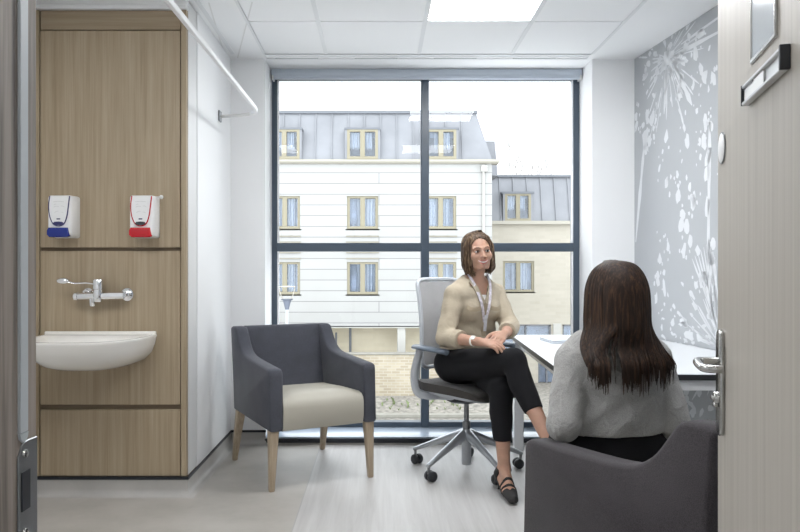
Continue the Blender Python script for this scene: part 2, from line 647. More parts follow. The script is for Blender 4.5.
# thin skewed grey strips on the plain left margin of the ceiling
g = G()
for (xa, ya), (xb, yb) in (((-0.888, 3.73), (-1.0, 4.63)), ((-0.66, 3.72), (-0.93, 4.70))):
    d = Vector((xb - xa, yb - ya, 0)).normalized()
    n = Vector((-d.y, d.x, 0)) * 0.004
    a, b = Vector((xa, ya, CEIL - 0.001)), Vector((xb, yb, CEIL - 0.001))
    up = Vector((0, 0, 0.004))
    g.loft([[a - n, a + n, a + n + up, a - n + up], [b - n, b + n, b + n + up, b - n + up]])
struct(g.build('trim_3', M['plastic_grey']))

# slot diffuser along the window head
t = thing('slot_diffuser', 'long white slot air diffuser in the ceiling edge above the window', 'air vent', (0.32, 4.67, CEIL))
g = G()
g.box((-1.06, -0.052, -0.006), (1.05, -0.036, 0.004), 0.001, 1)
g.box((-1.06, 0.036, -0.006), (1.05, 0.050, 0.004), 0.001, 1)
g.box((-1.06, -0.007, -0.004), (1.05, 0.02, 0.004), 0.001, 1)
g.build('frame', M['white'], t)
g = G()
for k in range(4):
    g = G()
    g.box((-1.0 + k * 0.52, 0.0215, -0.0035), (-0.72 + k * 0.52, 0.035, 0.003))
    g.build('slot', M['steel_dark'], t)

# walls
g = G()
g.box((WX - 0.3, 3.86, 0), (WX, FARY + 0.4, CEIL + 0.1))
g.box((LX - 0.15, FY0, 0), (LX, 3.9, CEIL + 0.1))
g.box((LX - 0.15, 3.90, 0), (WX - 0.29, 4.05, CEIL + 0.1))
struct(g.build('wall_left', M['wall']))
g = G()
g.box((WX - 0.3, FARY, 0), (-0.754, 5.12, CEIL + 0.1))
g.box((1.41, FARY, 0), (1.9, 5.12, CEIL + 0.1))
g.box((-0.76, 5.0, -0.25), (1.415, 5.12, 0.03))
struct(g.build('wall_back', M['wall']))
g = G()
g.box((LX - 0.15, FY0, 0), (-0.36, FY1, CEIL + 0.1))
g.box((0.53, FY0, 0), (2.3, FY1, CEIL + 0.1))
g.box((-0.365, FY0, 2.12), (0.535, FY1, CEIL + 0.1))
struct(g.build('wall_front', M['wall']))

# right wall with the printed mural
R0 = Vector((rwx(FARY + 0.3), FARY + 0.3, 0))
R1 = Vector((rwx(FY1), FY1, 0))
g = G()
n = Vector((1, RWS, 0)).normalized() * 0.15
g.loft([[R0, R1, R1 + n, R0 + n], [p + Vector((0, 0, CEIL + 0.1)) for p in (R0, R1, R1 + n, R0 + n)]])
wall_right = struct(g.build('wall_right', M['mural_grey']))

mu = G()
ru = (Vector((RWS, -1, 0))).normalized()     # along the wall towards the door
rn = Vector((-1, -RWS, 0)).normalized()
RO = Vector((1.69, FARY, 0))


def mp(u, z):
    return RO + ru * u + rn * 0.0005 + Vector((0, 0, z))


def blob(u, z, ru_, rz_, ang=0.0, jag=0.25, n=9):
    ph = [random.uniform(1 - jag, 1 + jag) for _ in range(n)]
    pts = []
    for k in range(n):
        a = 2 * PI * k / n
        du, dz = math.cos(a) * ru_ * ph[k], math.sin(a) * rz_ * ph[k]
        uu = u + du * math.cos(ang) - dz * math.sin(ang)
        zz = z + du * math.sin(ang) + dz * math.cos(ang)
        pts.append(mp(uu, min(zz, CEIL - 0.004)) if uu > 0.004 else mp(0.004, min(zz, CEIL - 0.004)))
    c = mp(max(u, 0.004), min(z, CEIL - 0.004))
    for k in range(n):
        mu.add([c, pts[k], pts[(k + 1) % n]], [[0, 1, 2]])


def streak(u0, z0, u1, z1, w0, w1):
    d = Vector((u1 - u0, z1 - z0))
    L = d.length
    d /= max(L, 1e-6)
    n = Vector((-d.y, d.x))
    st = 6
    prev = None
    for k in range(st + 1):
        t = k / st
        w = (w0 * (1 - t) + w1 * t) * random.uniform(0.65, 1.3) * 0.5
        if k in (0, st):
            w *= 0.3
        c = Vector((u0, z0)) + d * L * t
        a, b = c + n * w, c - n * w
        cur = [mp(max(0.004, q.x), min(q.y, CEIL - 0.004)) for q in (a, b)]
        if prev:
            mu.add([prev[0], prev[1], cur[1], cur[0]], [[0, 1, 2, 3]])
        prev = cur


def burst(u, z, spans, hub):
    blob(u, z, hub, hub * 1.1, 0, 0.35, 11)
    for a0, a1, cnt, l0, l1 in spans:
        for k in range(cnt):
            a = math.radians(random.uniform(a0, a1))
            s = random.uniform(0.03, 0.30) * random.uniform(0.4, 1)
            l = random.uniform(l0, l1)
            w = random.uniform(0.006, 0.018)
            streak(u + math.cos(a) * s, z + math.sin(a) * s, u + math.cos(a) * (s + l), z + math.sin(a) * (s + l), w * 0.7, w)
            if random.random() < 0.6:
                r = random.uniform(0.012, 0.03)
                e = s + l + random.uniform(0.02, 0.12)
                blob(u + math.cos(a) * e, z + math.sin(a) * e, r * 1.6, r * 0.8, a, 0.35)


# upper seed head, near the ceiling
burst(0.44, 2.43, [(-75, 20, 15, 0.10, 0.36), (-120, -75, 6, 0.10, 0.30), (-175, -120, 9, 0.05, 0.22), (150, 185, 6, 0.05, 0.15), (20, 60, 5, 0.05, 0.12)], 0.055)
streak(0.48, 2.42, 1.1, 2.40, 0.022, 0.018)
streak(0.60, 2.46, 1.15, 2.49, 0.018, 0.014)
streak(0.50, 2.40, 0.72, 2.08, 0.045, 0.03)
streak(0.43, 2.38, 0.40, 2.10, 0.035, 0.02)
streak(0.02, 1.34, 0.14, 1.96, 0.03, 0.045)
blob(0.15, 2.00, 0.035, 0.07)
blob(0.16, 1.93, 0.02, 0.05)
for k in range(26):
    a = random.uniform(0, 2 * PI)
    q = random.uniform(0.04, 0.30)
    blob(0.44 + math.cos(a) * q, 2.42 + math.sin(a) * q * 0.7, random.uniform(0.012, 0.04), random.uniform(0.012, 0.035), a, 0.4)
# drifting seeds
for k in range(150):
    u = random.uniform(0.02, 2.2)
    z = random.uniform(0.75, 2.45)
    if u < 0.25 and z < 1.9 and random.random() < 0.8:
        continue
    r = random.choice((0.006, 0.009, 0.014, 0.02, 0.026))
    blob(u, z, r, r * random.uniform(1.1, 2.0), random.uniform(-0.5, 0.5), 0.35)
    if r > 0.013:
        for q in range(3):
            blob(u + random.uniform(-0.05, 0.05), z + random.uniform(-0.09, 0.09), r * 0.4, r * 0.6, 0, 0.4, 7)
for u0, z0 in ((0.86, 1.95), (0.84, 1.85), (0.88, 1.77), (0.87, 1.68), (0.62, 1.48), (0.66, 1.40), (0.70, 1.32), (0.60, 1.42), (0.74, 1.55),
               (0.88, 1.50), (0.93, 1.30), (0.92, 1.22), (0.35, 1.22), (0.32, 1.12), (0.40, 1.05), (0.30, 0.98), (0.78, 1.26)):
    blob(u0, z0, random.uniform(0.018, 0.032), random.uniform(0.03, 0.06), random.uniform(-0.3, 0.3), 0.3)
streak(0.90, 1.95, 0.88, 1.05, 0.035, 0.02)
streak(0.93, 1.25, 0.97, 0.80, 0.03, 0.03)
# lower seed head behind the desk
burst(1.02, 0.74, [(95, 150, 14, 0.12, 0.45), (150, 185, 9, 0.05, 0.3), (40, 95, 9, 0.1, 0.4), (185, 290, 12, 0.1, 0.35)], 0.05)
for k in range(7):
    streak(1.00 - 0.012 * k, 0.82 + 0.01 * k, 0.72 + 0.03 * k, 1.22 + 0.015 * k, 0.010, 0.014)
for k in range(46):
    blob(random.uniform(0.35, 1.3), random.uniform(0.72, 0.95), random.uniform(0.01, 0.03), random.uniform(0.006, 0.012), random.uniform(-0.7, 0.7), 0.3)
for k in range(60):
    blob(random.uniform(0.4, 2.4), random.uniform(0.12, 0.70), random.uniform(0.01, 0.04), random.uniform(0.01, 0.05), random.uniform(-0.7, 0.7), 0.35)
mural = mu.build('mural_print', M['mural_white'], wall_right, smooth=0, fix=False)
for p in mural.data.polygons:
    pass

# corridor the picture is taken from
g = G()
g.box((-3.3, -1.6, 0), (-3.2, FY0, CEIL + 0.1))
g.box((3.2, -1.6, 0), (3.3, FY0, CEIL + 0.1))
g.box((-3.3, -1.7, 0), (3.3, -1.6, CEIL + 0.1))
struct(g.build('wall_corridor', M['wall']))

# coved vinyl skirting with its black cap
COVE = [(0.0, 0.0), (0.040, 0.0), (0.022, 0.004), (0.010, 0.016), (0.004, 0.035), (0.004, 0.084), (0.0, 0.084)]


def skirting(name, path, side):
    """path on plan with the room on its left; profile grows into the room"""
    g = G()
    pts = [Vector((p[0], p[1], 0)) for p in path]
    for prof, mi in ((COVE, 0), ([(0, 0.084), (0.007, 0.084), (0.007, 0.098), (0, 0.098)], 1)):
        rings = []
        for i, p in enumerate(pts):
            d0 = (pts[i] - pts[i - 1]).normalized() if i > 0 else None
            d1 = (pts[i + 1] - pts[i]).normalized() if i < len(pts) - 1 else None
            n0 = Vector((-d0.y, d0.x, 0)) if d0 else None
            n1 = Vector((-d1.y, d1.x, 0)) if d1 else None
            if n0 is None:
                nn = n1
            elif n1 is None:
                nn = n0
            else:
                nn = (n0 + n1)
                nn = nn / (nn.length_squared / 2) if nn.length > 1e-6 else n0
            rings.append([p + nn * a + Vector((0, 0, b)) for a, b in prof])
        g.cur = mi
        g.loft(rings)
    return struct(g.build(name, [M['cove'], M['black']]))


skirting('baseboard_left', [(-0.754, FARY + 0.005), (-0.754, FARY), (WX, FARY), (WX, IPS - 0.012), (LX, IPS - 0.012), (LX, FY1)], 1)
skirting('baseboard_right', [(rwx(FY1), FY1), (1.69, FARY), (1.41, FARY), (1.41, FARY + 0.01)], 1)

# ------------------------------------------------------------------- window
g = G()
Z0, Z1 = 0.052, CEIL
fy0, fy1 = GLY, GLY + 0.075
g.box((-0.754, fy0, Z0), (-0.716, fy1, Z1), 0.003, 1)
g.box((1.366, fy0, Z0), (1.412, fy1, Z1), 0.003, 1)
g.box((0.295, fy0 - 0.012, Z0), (0.352, fy1, Z1), 0.004, 1)
g.box((-0.72, fy0 - 0.008, 1.287), (1.37, fy1, 1.347), 0.004, 1)
g.box((-0.72, fy0, Z0), (1.37, fy1, Z0 + 0.035), 0.003, 1)
g.box((-0.72, fy0, Z1 - 0.05), (1.37, fy1, Z1), 0.003, 1)
win = struct(g.build('window_1', M['frame']))
g = G()
for xa, xb in ((-0.717, 0.296), (0.351, 1.367)):
    for za, zb in ((Z0 + 0.034, 1.288), (1.346, Z1 - 0.049)):
        g.add([(xa, fy0 + 0.036, za), (xb, fy0 + 0.036, za), (xb, fy0 + 0.036, zb), (xa, fy0 + 0.036, zb)], [[0, 1, 2, 3]])
o = g.build('window_pane', M['glass'], win)
g = G()
g.box((-0.716, fy0 - 0.004, Z0 + 0.034), (-0.704, fy0 + 0.02, Z1 - 0.06), 0.002, 1)
g.box((1.354, fy0 - 0.004, Z0 + 0.034), (1.366, fy0 + 0.02, Z1 - 0.06), 0.002, 1)
g.build('window_side_trim', M['white'], win)
g = G()
g.box((-0.756, 4.735, 0.026), (1.412, GLY + 0.05, Z0), 0.004, 2)
struct(g.build('window_sill', M['sill']))
g = G()
g.box((-0.756, 4.728, 0.0), (1.412, 4.75, 0.012))
g.cur = 1
g.box((-0.756, 4.724, 0.014), (1.412, 4.75, 0.042), 0.002, 1)
struct(g.build('trim_4', [M['cove'], M['black']]))

# roller blind, rolled right up
t = thing('roller_blind', 'grey-blue roller blind rolled up at the head of the window', 'blind', (0.33, 4.975, 2.52))
g = G()
g.box((-1.075, -0.035, -0.018), (1.075, 0.035, 0.028), 0.006, 2)
g.build('cassette', M['blind'], t)
g = G()
pr = [(0.026 * math.cos(2 * PI * k / 16), 0.026 * math.sin(2 * PI * k / 16) - 0.012) for k in range(16)]
g.prism(pr, -1.06, 1.06, 'x')
g.box((-1.06, -0.030, -0.040), (1.06, -0.022, -0.012), 0.002, 1)
g.build('fabric_roll', M['blind'], t)
for xa, xb in ((-1.07, -1.06), (1.06, 1.07)):
    g = G()
    g.box((xa, -0.034, -0.045), (xb, 0.034, 0.026))
    g.build('end_cap', M['plastic_grey'], t)

# ------------------------------------------------------------------- ceiling lights
for (i, j), lab in zip(LIGHTS, ('square recessed ceiling light panel nearest the window, glowing white', 'square recessed ceiling light panel in the middle of the room', 'square recessed ceiling light panel above the washbasin side')):
    x0 = TX0 + 0.6 * i
    y1 = TY0 - 0.6 * j
    t = thing('ceiling_light', lab, 'ceiling light', (x0 + 0.3, y1 - 0.3, CEIL), 0, 'recessed ceiling light panels')
    g = G()
    for a, b, c, d in ((-0.295, -0.295, 0.295, -0.283), (-0.295, 0.283, 0.295, 0.295), (-0.295, -0.283, -0.283, 0.283), (0.283, -0.283, 0.295, 0.283)):
        g.box((a, b, -0.002), (c, d, 0.012))
    g.build('frame', M['white'], t)
    g = G()
    g.box((-0.284, -0.284, 0.002), (0.284, 0.284, 0.008))
    g.build('diffuser', emit('light_panel', (0.97, 0.985, 1.0), 26.0 if lab.endswith('white') else 17.0), t)
t = thing('ceiling_light', 'long recessed ceiling light panel in the corridor outside the door', 'ceiling light', (0.2, -0.75, CEIL), 0, 'recessed ceiling light panels')
g = G()
g.box((-0.3, -0.15, -0.012), (0.3, 0.15, 0.0), 0.004, 1)
g.build('frame', M['white'], t)
g = G()
g.box((-0.28, -0.13, -0.015), (0.28, 0.13, -0.011))
g.build('diffuser', emit('corridor_panel', (1.0, 0.97, 0.93), 12.0), t)

# ------------------------------------------------------------------- oak panel unit behind the basin
k = IPS / FOC


def ipx(px):
    return (px - VPX) * k


def ipz(py):
    return EYE - (py - VPY) * k


t = thing('panelled_wall_unit', 'tall oak veneer panel unit carrying the washbasin and soap dispensers', 'wall panel', ((LX - 0.98) / 2, IPS, 0))
ox = (LX - 0.98) / 2


def up(name, lo, hi, mat, r=0.002):
    gg = G()
    gg.box((lo[0] - ox, lo[1] - IPS, lo[2]), (hi[0] - ox, hi[1] - IPS, hi[2]), r, 1)
    return gg.build(name, mat, t)


up('carcass', (LX + 0.001, IPS + 0.014, 0.0), (-0.985, IPS + 0.185, CEIL - 0.004), M['oak_dark'])
L_, R_ = ipx(40), ipx(181)
up('top_rail', (L_ + 0.004, IPS - 0.002, ipz(30)), (R_ - 0.002, IPS + 0.016, 2.487), M['oak_h'])
up('cornice', (LX + 0.001, IPS - 0.022, 2.489), (ipx(187) + 0.003, IPS + 0.02, 2.512), M['white'], 0.004)
up('cornice', (LX + 0.001, IPS - 0.014, 2.512), (ipx(187) + 0.003, IPS + 0.02, CEIL - 0.003), M['white'], 0.003)
up('upper_panel', (L_ + 0.004, IPS - 0.006, ipz(247.5)), (R_ - 0.002, IPS + 0.016, ipz(31)), M['oak'])
up('middle_panel', (L_ + 0.004, IPS - 0.006, ipz(404.5)), (R_ - 0.002, IPS + 0.016, ipz(251)), M['oak'])
up('lower_panel', (L_ + 0.004, IPS - 0.006, 0.099), (R_ - 0.002, IPS + 0.016, ipz(409.5)), M['oak'])
up('side_stile', (R_ + 0.002, IPS - 0.009, 0.099), (ipx(187), IPS + 0.016, 2.487), M['oak'])
up('side_stile', (LX + 0.002, IPS - 0.009, 0.099), (L_, IPS + 0.016, 2.487), M['oak'])
up('end_panel', (ipx(187) - 0.018, IPS + 0.016, 0.099), (ipx(187) + 0.003, IPS + 0.186, CEIL - 0.006), M['grey_side'])

# washbasin ---------------------------------------------------------------
bx, by = -1.42, IPS - 0.006
t = thing('washbasin', 'white ceramic wall-hung washbasin below the lever tap', 'washbasin', (bx, by, 0.672))


def dshape(w, d, n=40, back=0.0, sq=2.7):
    """half superellipse: straight back at y=-back, bulging to the front (-y)"""
    pts = []
    for q in range(n + 1):
        a = PI * q / n
        c, s = math.cos(a), math.sin(a)
        pts.append((w * math.copysign(abs(c) ** (2 / sq), c), -back - (d - back) * abs(s) ** (2 / sq)))
    return pts


outer = [(0.10, 0.20, 0.0, 0.02), (0.17, 0.30, 0.006, 0.012), (0.222, 0.372, 0.030, 0.006), (0.256, 0.425, 0.070, 0.0), (0.272, 0.452, 0.115, 0.0), (0.280, 0.466, 0.150, 0.0), (0.283, 0.470, 0.160, 0.0), (0.281, 0.468, 0.166, 0.002)]
outer = [(w_, d_, z_ * 0.93, b_) for w_, d_, z_, b_ in outer]
inner = [(0.268, 0.454, 0.156, 0.05), (0.256, 0.440, 0.150, 0.06), (0.236, 0.415, 0.12, 0.075), (0.20, 0.37, 0.075, 0.095), (0.13, 0.29, 0.05, 0.13), (0.03, 0.20, 0.046, 0.17)]
rings = [[Vector((x, y, z)) for x, y in dshape(w, d, back=b)] for w, d, z, b in outer + inner]
g = G()
g.loft(rings, True)
g.box((-0.282, -0.030, 0.135), (0.282, 0.0, 0.171), 0.006, 3)
g.build('basin', M['ceramic'], t, smooth=55)
g = G()
g.lathe([(0.0, 0.047), (0.022, 0.047), (0.024, 0.050), (0.010, 0.051), (0.0, 0.050)], 20, Matrix.Translation((0, -0.185, 0)))
g.build('waste_fitting', M['chrome'], t)

# tap ----------------------------------------------------------------------
tz = ipz(296)
tx = ipx(98)
t = thing('wall_tap', 'chrome wall-mounted lever tap above the washbasin', 'tap', (tx, by, tz))


def tl(px, py, out):
    """local point of the tap seen at a pixel, `out` metres in front of the panel"""
    q = P(px, py, by - out)
    return Vector((q.x - tx, -out, q.z - tz))


Y = Matrix.Rotation(PI / 2, 4, 'X')
A = tl(74, 296.5, 0.05)
Bq = tl(124, 295.5, 0.05)
g = G()
g.tube([A, A.lerp(Bq, 0.02), A.lerp(Bq, 0.5), Bq], [0.016, 0.0195, 0.0195, 0.0195], 18)
g.tube([A + Vector((0.004, 0, 0)), A + Vector((0.02, 0, 0))], 0.0215, 18)
g.build('body', M['chrome'], t)
for q, s in ((tl(127, 294.5, 0.0), 1.0), (tl(88, 294, 0.0), 0.95)):
    g = G()
    g.lathe([(0.0, 0.0), (0.034 * s, 0.0), (0.034 * s, 0.006), (0.025 * s, 0.016), (0.014, 0.02), (0.012, 0.05), (0.0, 0.05)], 22, Matrix.Translation(q) @ Y)
    g.build('inlet_flange', M['chrome'], t)
c = tl(98, 292, 0.055)
g = G()
g.lathe([(0.0, -0.045), (0.018, -0.050), (0.021, -0.045), (0.026, -0.01), (0.022, 0.004), (0.022, 0.012), (0.026, 0.016), (0.026, 0.058), (0.022, 0.064), (0.0, 0.065)], 22, Matrix.Translation(c))
g.build('cartridge_housing', M['chrome'], t)
g = G()
p = [tl(95, 284, 0.065), tl(86, 283, 0.07), tl(75, 283.5, 0.075), tl(68, 282, 0.08), tl(60, 280, 0.085)]
g.tube(p, [0.008, 0.0075, 0.0085, 0.012, 0.013], 12, flat=0.6)
q = tl(63, 281, 0.083)
g.ball(q, (0.033, 0.016, 0.016), 14)
g.build('lever', M['chrome'], t)
g = G()
q = tl(92, 298, 0.055)
g.lathe([(0.0, -0.040), (0.015, -0.040), (0.0165, -0.036), (0.0155, -0.02), (0.014, 0.0), (0.0, 0.0)], 18, Matrix.Translation(q) @ Matrix.Rotation(0.25, 4, 'X'))
g.build('spout', M['chrome'], t)


# dispensers -----------------------------------------------------------------
def dispenser(cx, cz, trim, trig, label, knob):
    y0 = IPS - 0.006
    t = thing('soap_dispenser', label, 'soap dispenser', (cx, y0, cz), 0, 'wall soap dispensers')
    W, H, D = 0.062, 0.212, 0.105
    # shell: tapered box, sides narrowing to the front
    rings = []
    for yy, w, zl, zh in ((0.0, W, 0.0, H), (-0.02, W, 0.0, H), (-0.085, W - 0.002, 0.004, H - 0.002), (-0.099, W - 0.007, 0.010, H - 0.008), (-D, W - 0.016, 0.02, H - 0.02)):
        r = 0.012
        ring = []
        for (sx, zz, a0) in ((1, zl, -90), (1, zh, 0), (-1, zh, 90), (-1, zl, 180)):
            for q in range(4):
                a = math.radians(a0 + q * 30)
                ring.append(Vector((sx * (w - r) + r * math.cos(a), yy, (zz + r if zz == zl else zz - r) + r * math.sin(a))))
        rings.append(ring)
    g = G()
    g.loft(rings, True)
    g.build('shell', M['plastic'], t, smooth=50)
    # U-shaped coloured trim and the shield-shaped cover inside it
    U = spline([(-0.045, 0, 0.205), (-0.051, 0, 0.16), (-0.047, 0, 0.11), (-0.032, 0, 0.072), (-0.012, 0, 0.058), (0.012, 0, 0.058), (0.032, 0, 0.072), (0.045, 0, 0.11), (0.052, 0, 0.16), (0.058, 0, 0.205)], 6)
    g = G()
    g.loft([[Vector((v.x * 0.93, -D - 0.004, v.z)) for v in U], [Vector((v.x * 0.98, -D + 0.012, v.z)) for v in U]], True, closed=True)
    g.build('cover', M['plastic'], t)
    g = G()
    g.tube([Vector((v.x * 0.95, -D - 0.003, v.z)) for v in U], 0.0030, 8)
    g.build('trim_line', trim, t)
    g = G()
    U2 = [(-0.026, 0.070), (-0.020, 0.063), (-0.012, 0.060), (0.012, 0.060), (0.020, 0.063), (0.026, 0.070), (0.020, 0.076), (0.0, 0.078), (-0.020, 0.076)]
    g.prism(U2, -D - 0.008, -D, 'y')
    g.build('lock_tab', M['navy'] if trig is M['blue'] else M['blackplastic'], t)
    g = G()
    g.box((-0.009, -D - 0.006, 0.088), (0.009, -D - 0.003, 0.094), 0.001, 1)
    g.build('maker_mark', M['navy'], t)
    g = G()
    for (xa, za, xb, zb) in ((-0.026, 0.176, 0.028, 0.176), (-0.024, 0.150, 0.002, 0.153), (0.012, 0.155, 0.030, 0.150), (-0.020, 0.122, 0.0, 0.130), (0.012, 0.125, 0.026, 0.120), (-0.022, 0.160, -0.010, 0.164)):
        g.tube([(xa, -D - 0.0042, za), ((xa + xb) / 2, -D - 0.0042, (za + zb) / 2 + 0.003), (xb, -D - 0.0042, zb)], 0.0011, 6)
    g.build('instruction_print', M['icon'], t)
    g = G()
    pr = [(-0.044, 0.000), (0.040, 0.000), (0.053, 0.006), (0.046, 0.048), (-0.048, 0.048), (-0.056, 0.034), (-0.056, 0.012)]
    g.prism(pr, -D - 0.012, -D + 0.02, 'y', 0.005, 3)
    g.build('push_bar', trig, t)
    if knob:
        g = G()
        g.tube([(W - 0.004, -0.045, 0.205), (W + 0.016, -0.045, 0.206)], 0.0045, 10)
        g.ball((W + 0.022, -0.045, 0.206), 0.0105, 14)
        g.build('side_knob', M['plastic_grey'], t)


dispenser(-1.594, 1.318, M['navy'], M['blue'], 'white wall soap dispenser with a blue push bar and blue outline', False)
dispenser(-1.186, 1.318, M['red'], M['red'], 'white wall soap dispenser with a red push bar and red outline', True)

# curtain track ---------------------------------------------------------------
t = thing('curtain_track', 'white bent curtain track hung high in front of the oak panels', 'curtain track', (-0.73, 4.27, 2.10))
off = Vector((-0.73, 4.27, 2.10))
path = [Vector((LX + 0.002, 2.0, 2.10)), Vector((-0.94, 2.0, 2.10))]
path += [Vector(b) for b in bez((-0.94, 2.0, 2.10), (-0.82, 2.0, 2.10), (-0.742, 2.08, 2.10), (-0.742, 2.20, 2.10), 8)]
path += [Vector((-0.730, 3.4, 2.10)), Vector((-0.725, 4.10, 2.10))]
path += [Vector(b) for b in bez((-0.725, 4.10, 2.10), (-0.722, 4.22, 2.10), (-0.728, 4.275, 2.10), (-0.77, 4.30, 2.10), 8)]
rail = [p - off for p in path]
# rounded rectangular section swept along the path (level, so the section stays upright)
sec = [(-0.008, -0.012), (0.008, -0.012), (0.011, -0.008), (0.011, 0.008), (0.008, 0.012), (-0.008, 0.012), (-0.011, 0.008), (-0.011, -0.008)]
rings = []
for i, p in enumerate(rail):
    d = (rail[min(i + 1, len(rail) - 1)] - rail[max(0, i - 1)]).normalized()
    n = Vector((-d.y, d.x, 0))
    rings.append([p + n * a + Vector((0, 0, b)) for a, b in sec])
g = G()
g.loft(rings)
g.build('rail', M['white'], t)
g = G()
arm = spline([(-0.76, 4.298, 2.098), (-0.84, 4.34, 2.096), (-0.92, 4.367, 2.096), (-0.974, 4.378, 2.096)], 5)
g.tube([p - off for p in arm], 0.010, 10)
g.build('wall_arm', M['plastic_grey'], t)
g = G()
g.box((-0.979 - off.x, 4.35 - off.y, -0.036), (-0.968 - off.x, 4.405 - off.y, 0.030), 0.003, 1)
g.build('wall_bracket', M['steel_dark'], t)
g = G()
g.tube([Vector((-0.742, 3.0, 2.118)) - off, Vector((-0.742, 3.0, CEIL)) - off], 0.005, 8)
o = g.build('ceiling_hanger', M['white'], t)
bpy.data.objects.remove(o)

# ------------------------------------------------------------------- door frame and door
g = G()
jx = -0.32
g.box((jx - 0.045, FY0 - 0.012, 0), (jx, FY1, 2.10), 0.002, 1)
g.box((0.490, FY0 - 0.012, 0), (0.535, FY1, 2.10), 0.002, 1)
g.box((jx - 0.045, FY0 - 0.012, 2.06), (0.535, FY1, 2.125), 0.002, 1)
fr = struct(g.build('trim_1', M['jamb']))
g = G()
g.box((jx - 0.004, 0.633, 1.005), (jx + 0.0025, 0.648, 2.06), 0.001, 1)
g.prism([(0.633, 1.005), (0.648, 1.005), (0.6465, 1.000), (0.6405, 0.996), (0.6345, 1.000)], jx - 0.004, jx + 0.0025, 'x')
o = g.build('door_seal', M['seal'], fr)
g = G()
pl = [(0.632, 0.90), (0.667, 0.90), (0.667, 0.996), (0.650, 0.997), (0.640, 0.996), (0.632, 0.985)]
g.prism(pl, jx - 0.004, jx + 0.0015, 'x', 0.0006, 1)
strike = g.build('strike_plate', M['steel_dark'], fr)
g = G()
g.box((jx, 0.637, 0.935), (jx + 0.0022, 0.652, 0.970))
g.build('latch_slot', M['black'], fr)
g = G()
for z in (0.986, 0.915):
    g.lathe([(0.0, 0.0), (0.0042, 0.0), (0.0036, 0.0018), (0.0, 0.0022)], 12, Matrix.Translation((jx + 0.0014, 0.643, z)) @ Matrix.Rotation(PI / 2, 4, 'Y'))
g.build('screw', M['steel'], fr)

DH = Vector((0.484, 0.669, 0))
DD = Vector((0.26, 1.0, 0)).normalized()
DN = Vector((-DD.y, DD.x, 0))        # visible face
DLEN = 0.806
RD = Matrix((DD, -DN, Vector((0, 0, 1)))).transposed().to_4x4()   # local x along leaf, y into thickness


def dloc(px, py, out=0.0):
    """point on the door face (moved out of it) seen at a pixel: local coordinates"""
    kx = (px - VPX) / FOC
    # DH + DD*s + DN*out, x = kx*y
    s = (kx * (DH.y + DN.y * out) - DH.x - DN.x * out) / (DD.x - kx * DD.y)
    y = DH.y + DD.y * s + DN.y * out
    return Vector((s, -out, EYE - (py - VPY) * y / FOC))


g = G()
vx0, vx1, vz0, vz1 = dloc(777, 100).x, dloc(752.5, 100).x, 1.496, 1.98
T = 0.044
g.box((0.0, 0.0, 0.006), (vx0, T, 2.055))
g.box((vx1, 0.0, 0.006), (DLEN, T, 2.055))
g.box((vx0, 0.0, 0.006), (vx1, T, vz0))
g.box((vx0, 0.0, vz1), (vx1, T, 2.055))
door = struct(g.build('door_1', M['doorwood']))
door.matrix_world = Matrix.Translation(DH) @ RD
vx0s, vx1s = vx0, vx1
g = G()
w = 0.005
for lo, hi in (((vx0 - 0.002, -0.004, vz0 - w), (vx1 + 0.002, 0.006, vz0 + 0.004)), ((vx0 - 0.002, -0.006, vz1 - 0.004), (vx1 + 0.002, 0.006, vz1 + w)),
               ((vx0 - w, -0.0045, vz0 - w), (vx0 + 0.002, 0.006, vz1 + w)), ((vx1 - 0.001, -0.003, vz0 - w), (vx1 + 0.002, 0.006, vz1 + w))):
    g.box(lo, hi, 0.002, 1)
g.build('vision_panel_bead', M['steel'], door)
g = G()
g.box((vx0, -0.001, vz0), (vx1, 0.004, vz1))
g.build('vision_panel', M['pane_dull'], door)
a, b = dloc(790, 60, 0.0), dloc(741.5, 104, 0.012)
sx0, sx1 = a.x, b.x
g = G()
zb, zt = 1.428, 1.462
g.box((sx0, -0.012, zb), (sx1, 0.0, zb + 0.006), 0.0015, 1)
g.box((sx0, -0.012, zt - 0.006), (sx1, 0.0, zt), 0.0015, 1)
g.box((sx0, -0.006, zb + 0.004), (sx1, 0.0, zt - 0.004))
hold = g.build('sign_holder', M['sign_face'], door)
g = G()
g.box((sx0 - 0.004, -0.014, zb - 0.0005), (sx0 + 0.002, 0.0, zt + 0.0005), 0.001, 1)
g.box((sx1 - 0.001, -0.013, zb), (sx1 + 0.0015, 0.0, zt), 0.0005, 1)
g.build('sign_end_cap', M['blackplastic'], door)
g = G()
g.box((sx0 + 0.10, -0.009, zb + 0.0065), (sx1 - 0.005, -0.0055, zt - 0.0065), 0.0005, 1)
g.build('sign_slider', M['plastic'], door)
g = G()
g.box((sx0 + 0.16, -0.0105, zt - 0.0085), (sx1 - 0.002, -0.0085, zt - 0.006))
g.build('sign_slot', M['blackplastic'], door)
c = dloc(722.5, 148)
g = G()
g.lathe([(0.0, 0.0), (0.030, 0.0), (0.030, 0.002), (0.028, 0.003), (0.0, 0.003)], 28, Matrix.Translation(c) @ Matrix.Rotation(PI / 2, 4, 'X'))
g.build('round_notice', M['plastic'], door)
g = G()
g.lathe([(0.0294, 0.0), (0.0312, 0.0), (0.0312, 0.0026), (0.0294, 0.0026)], 28, Matrix.Translation(c) @ Matrix.Rotation(PI / 2, 4, 'X'))
g.build('notice_rim', M['steel_dark'], door)
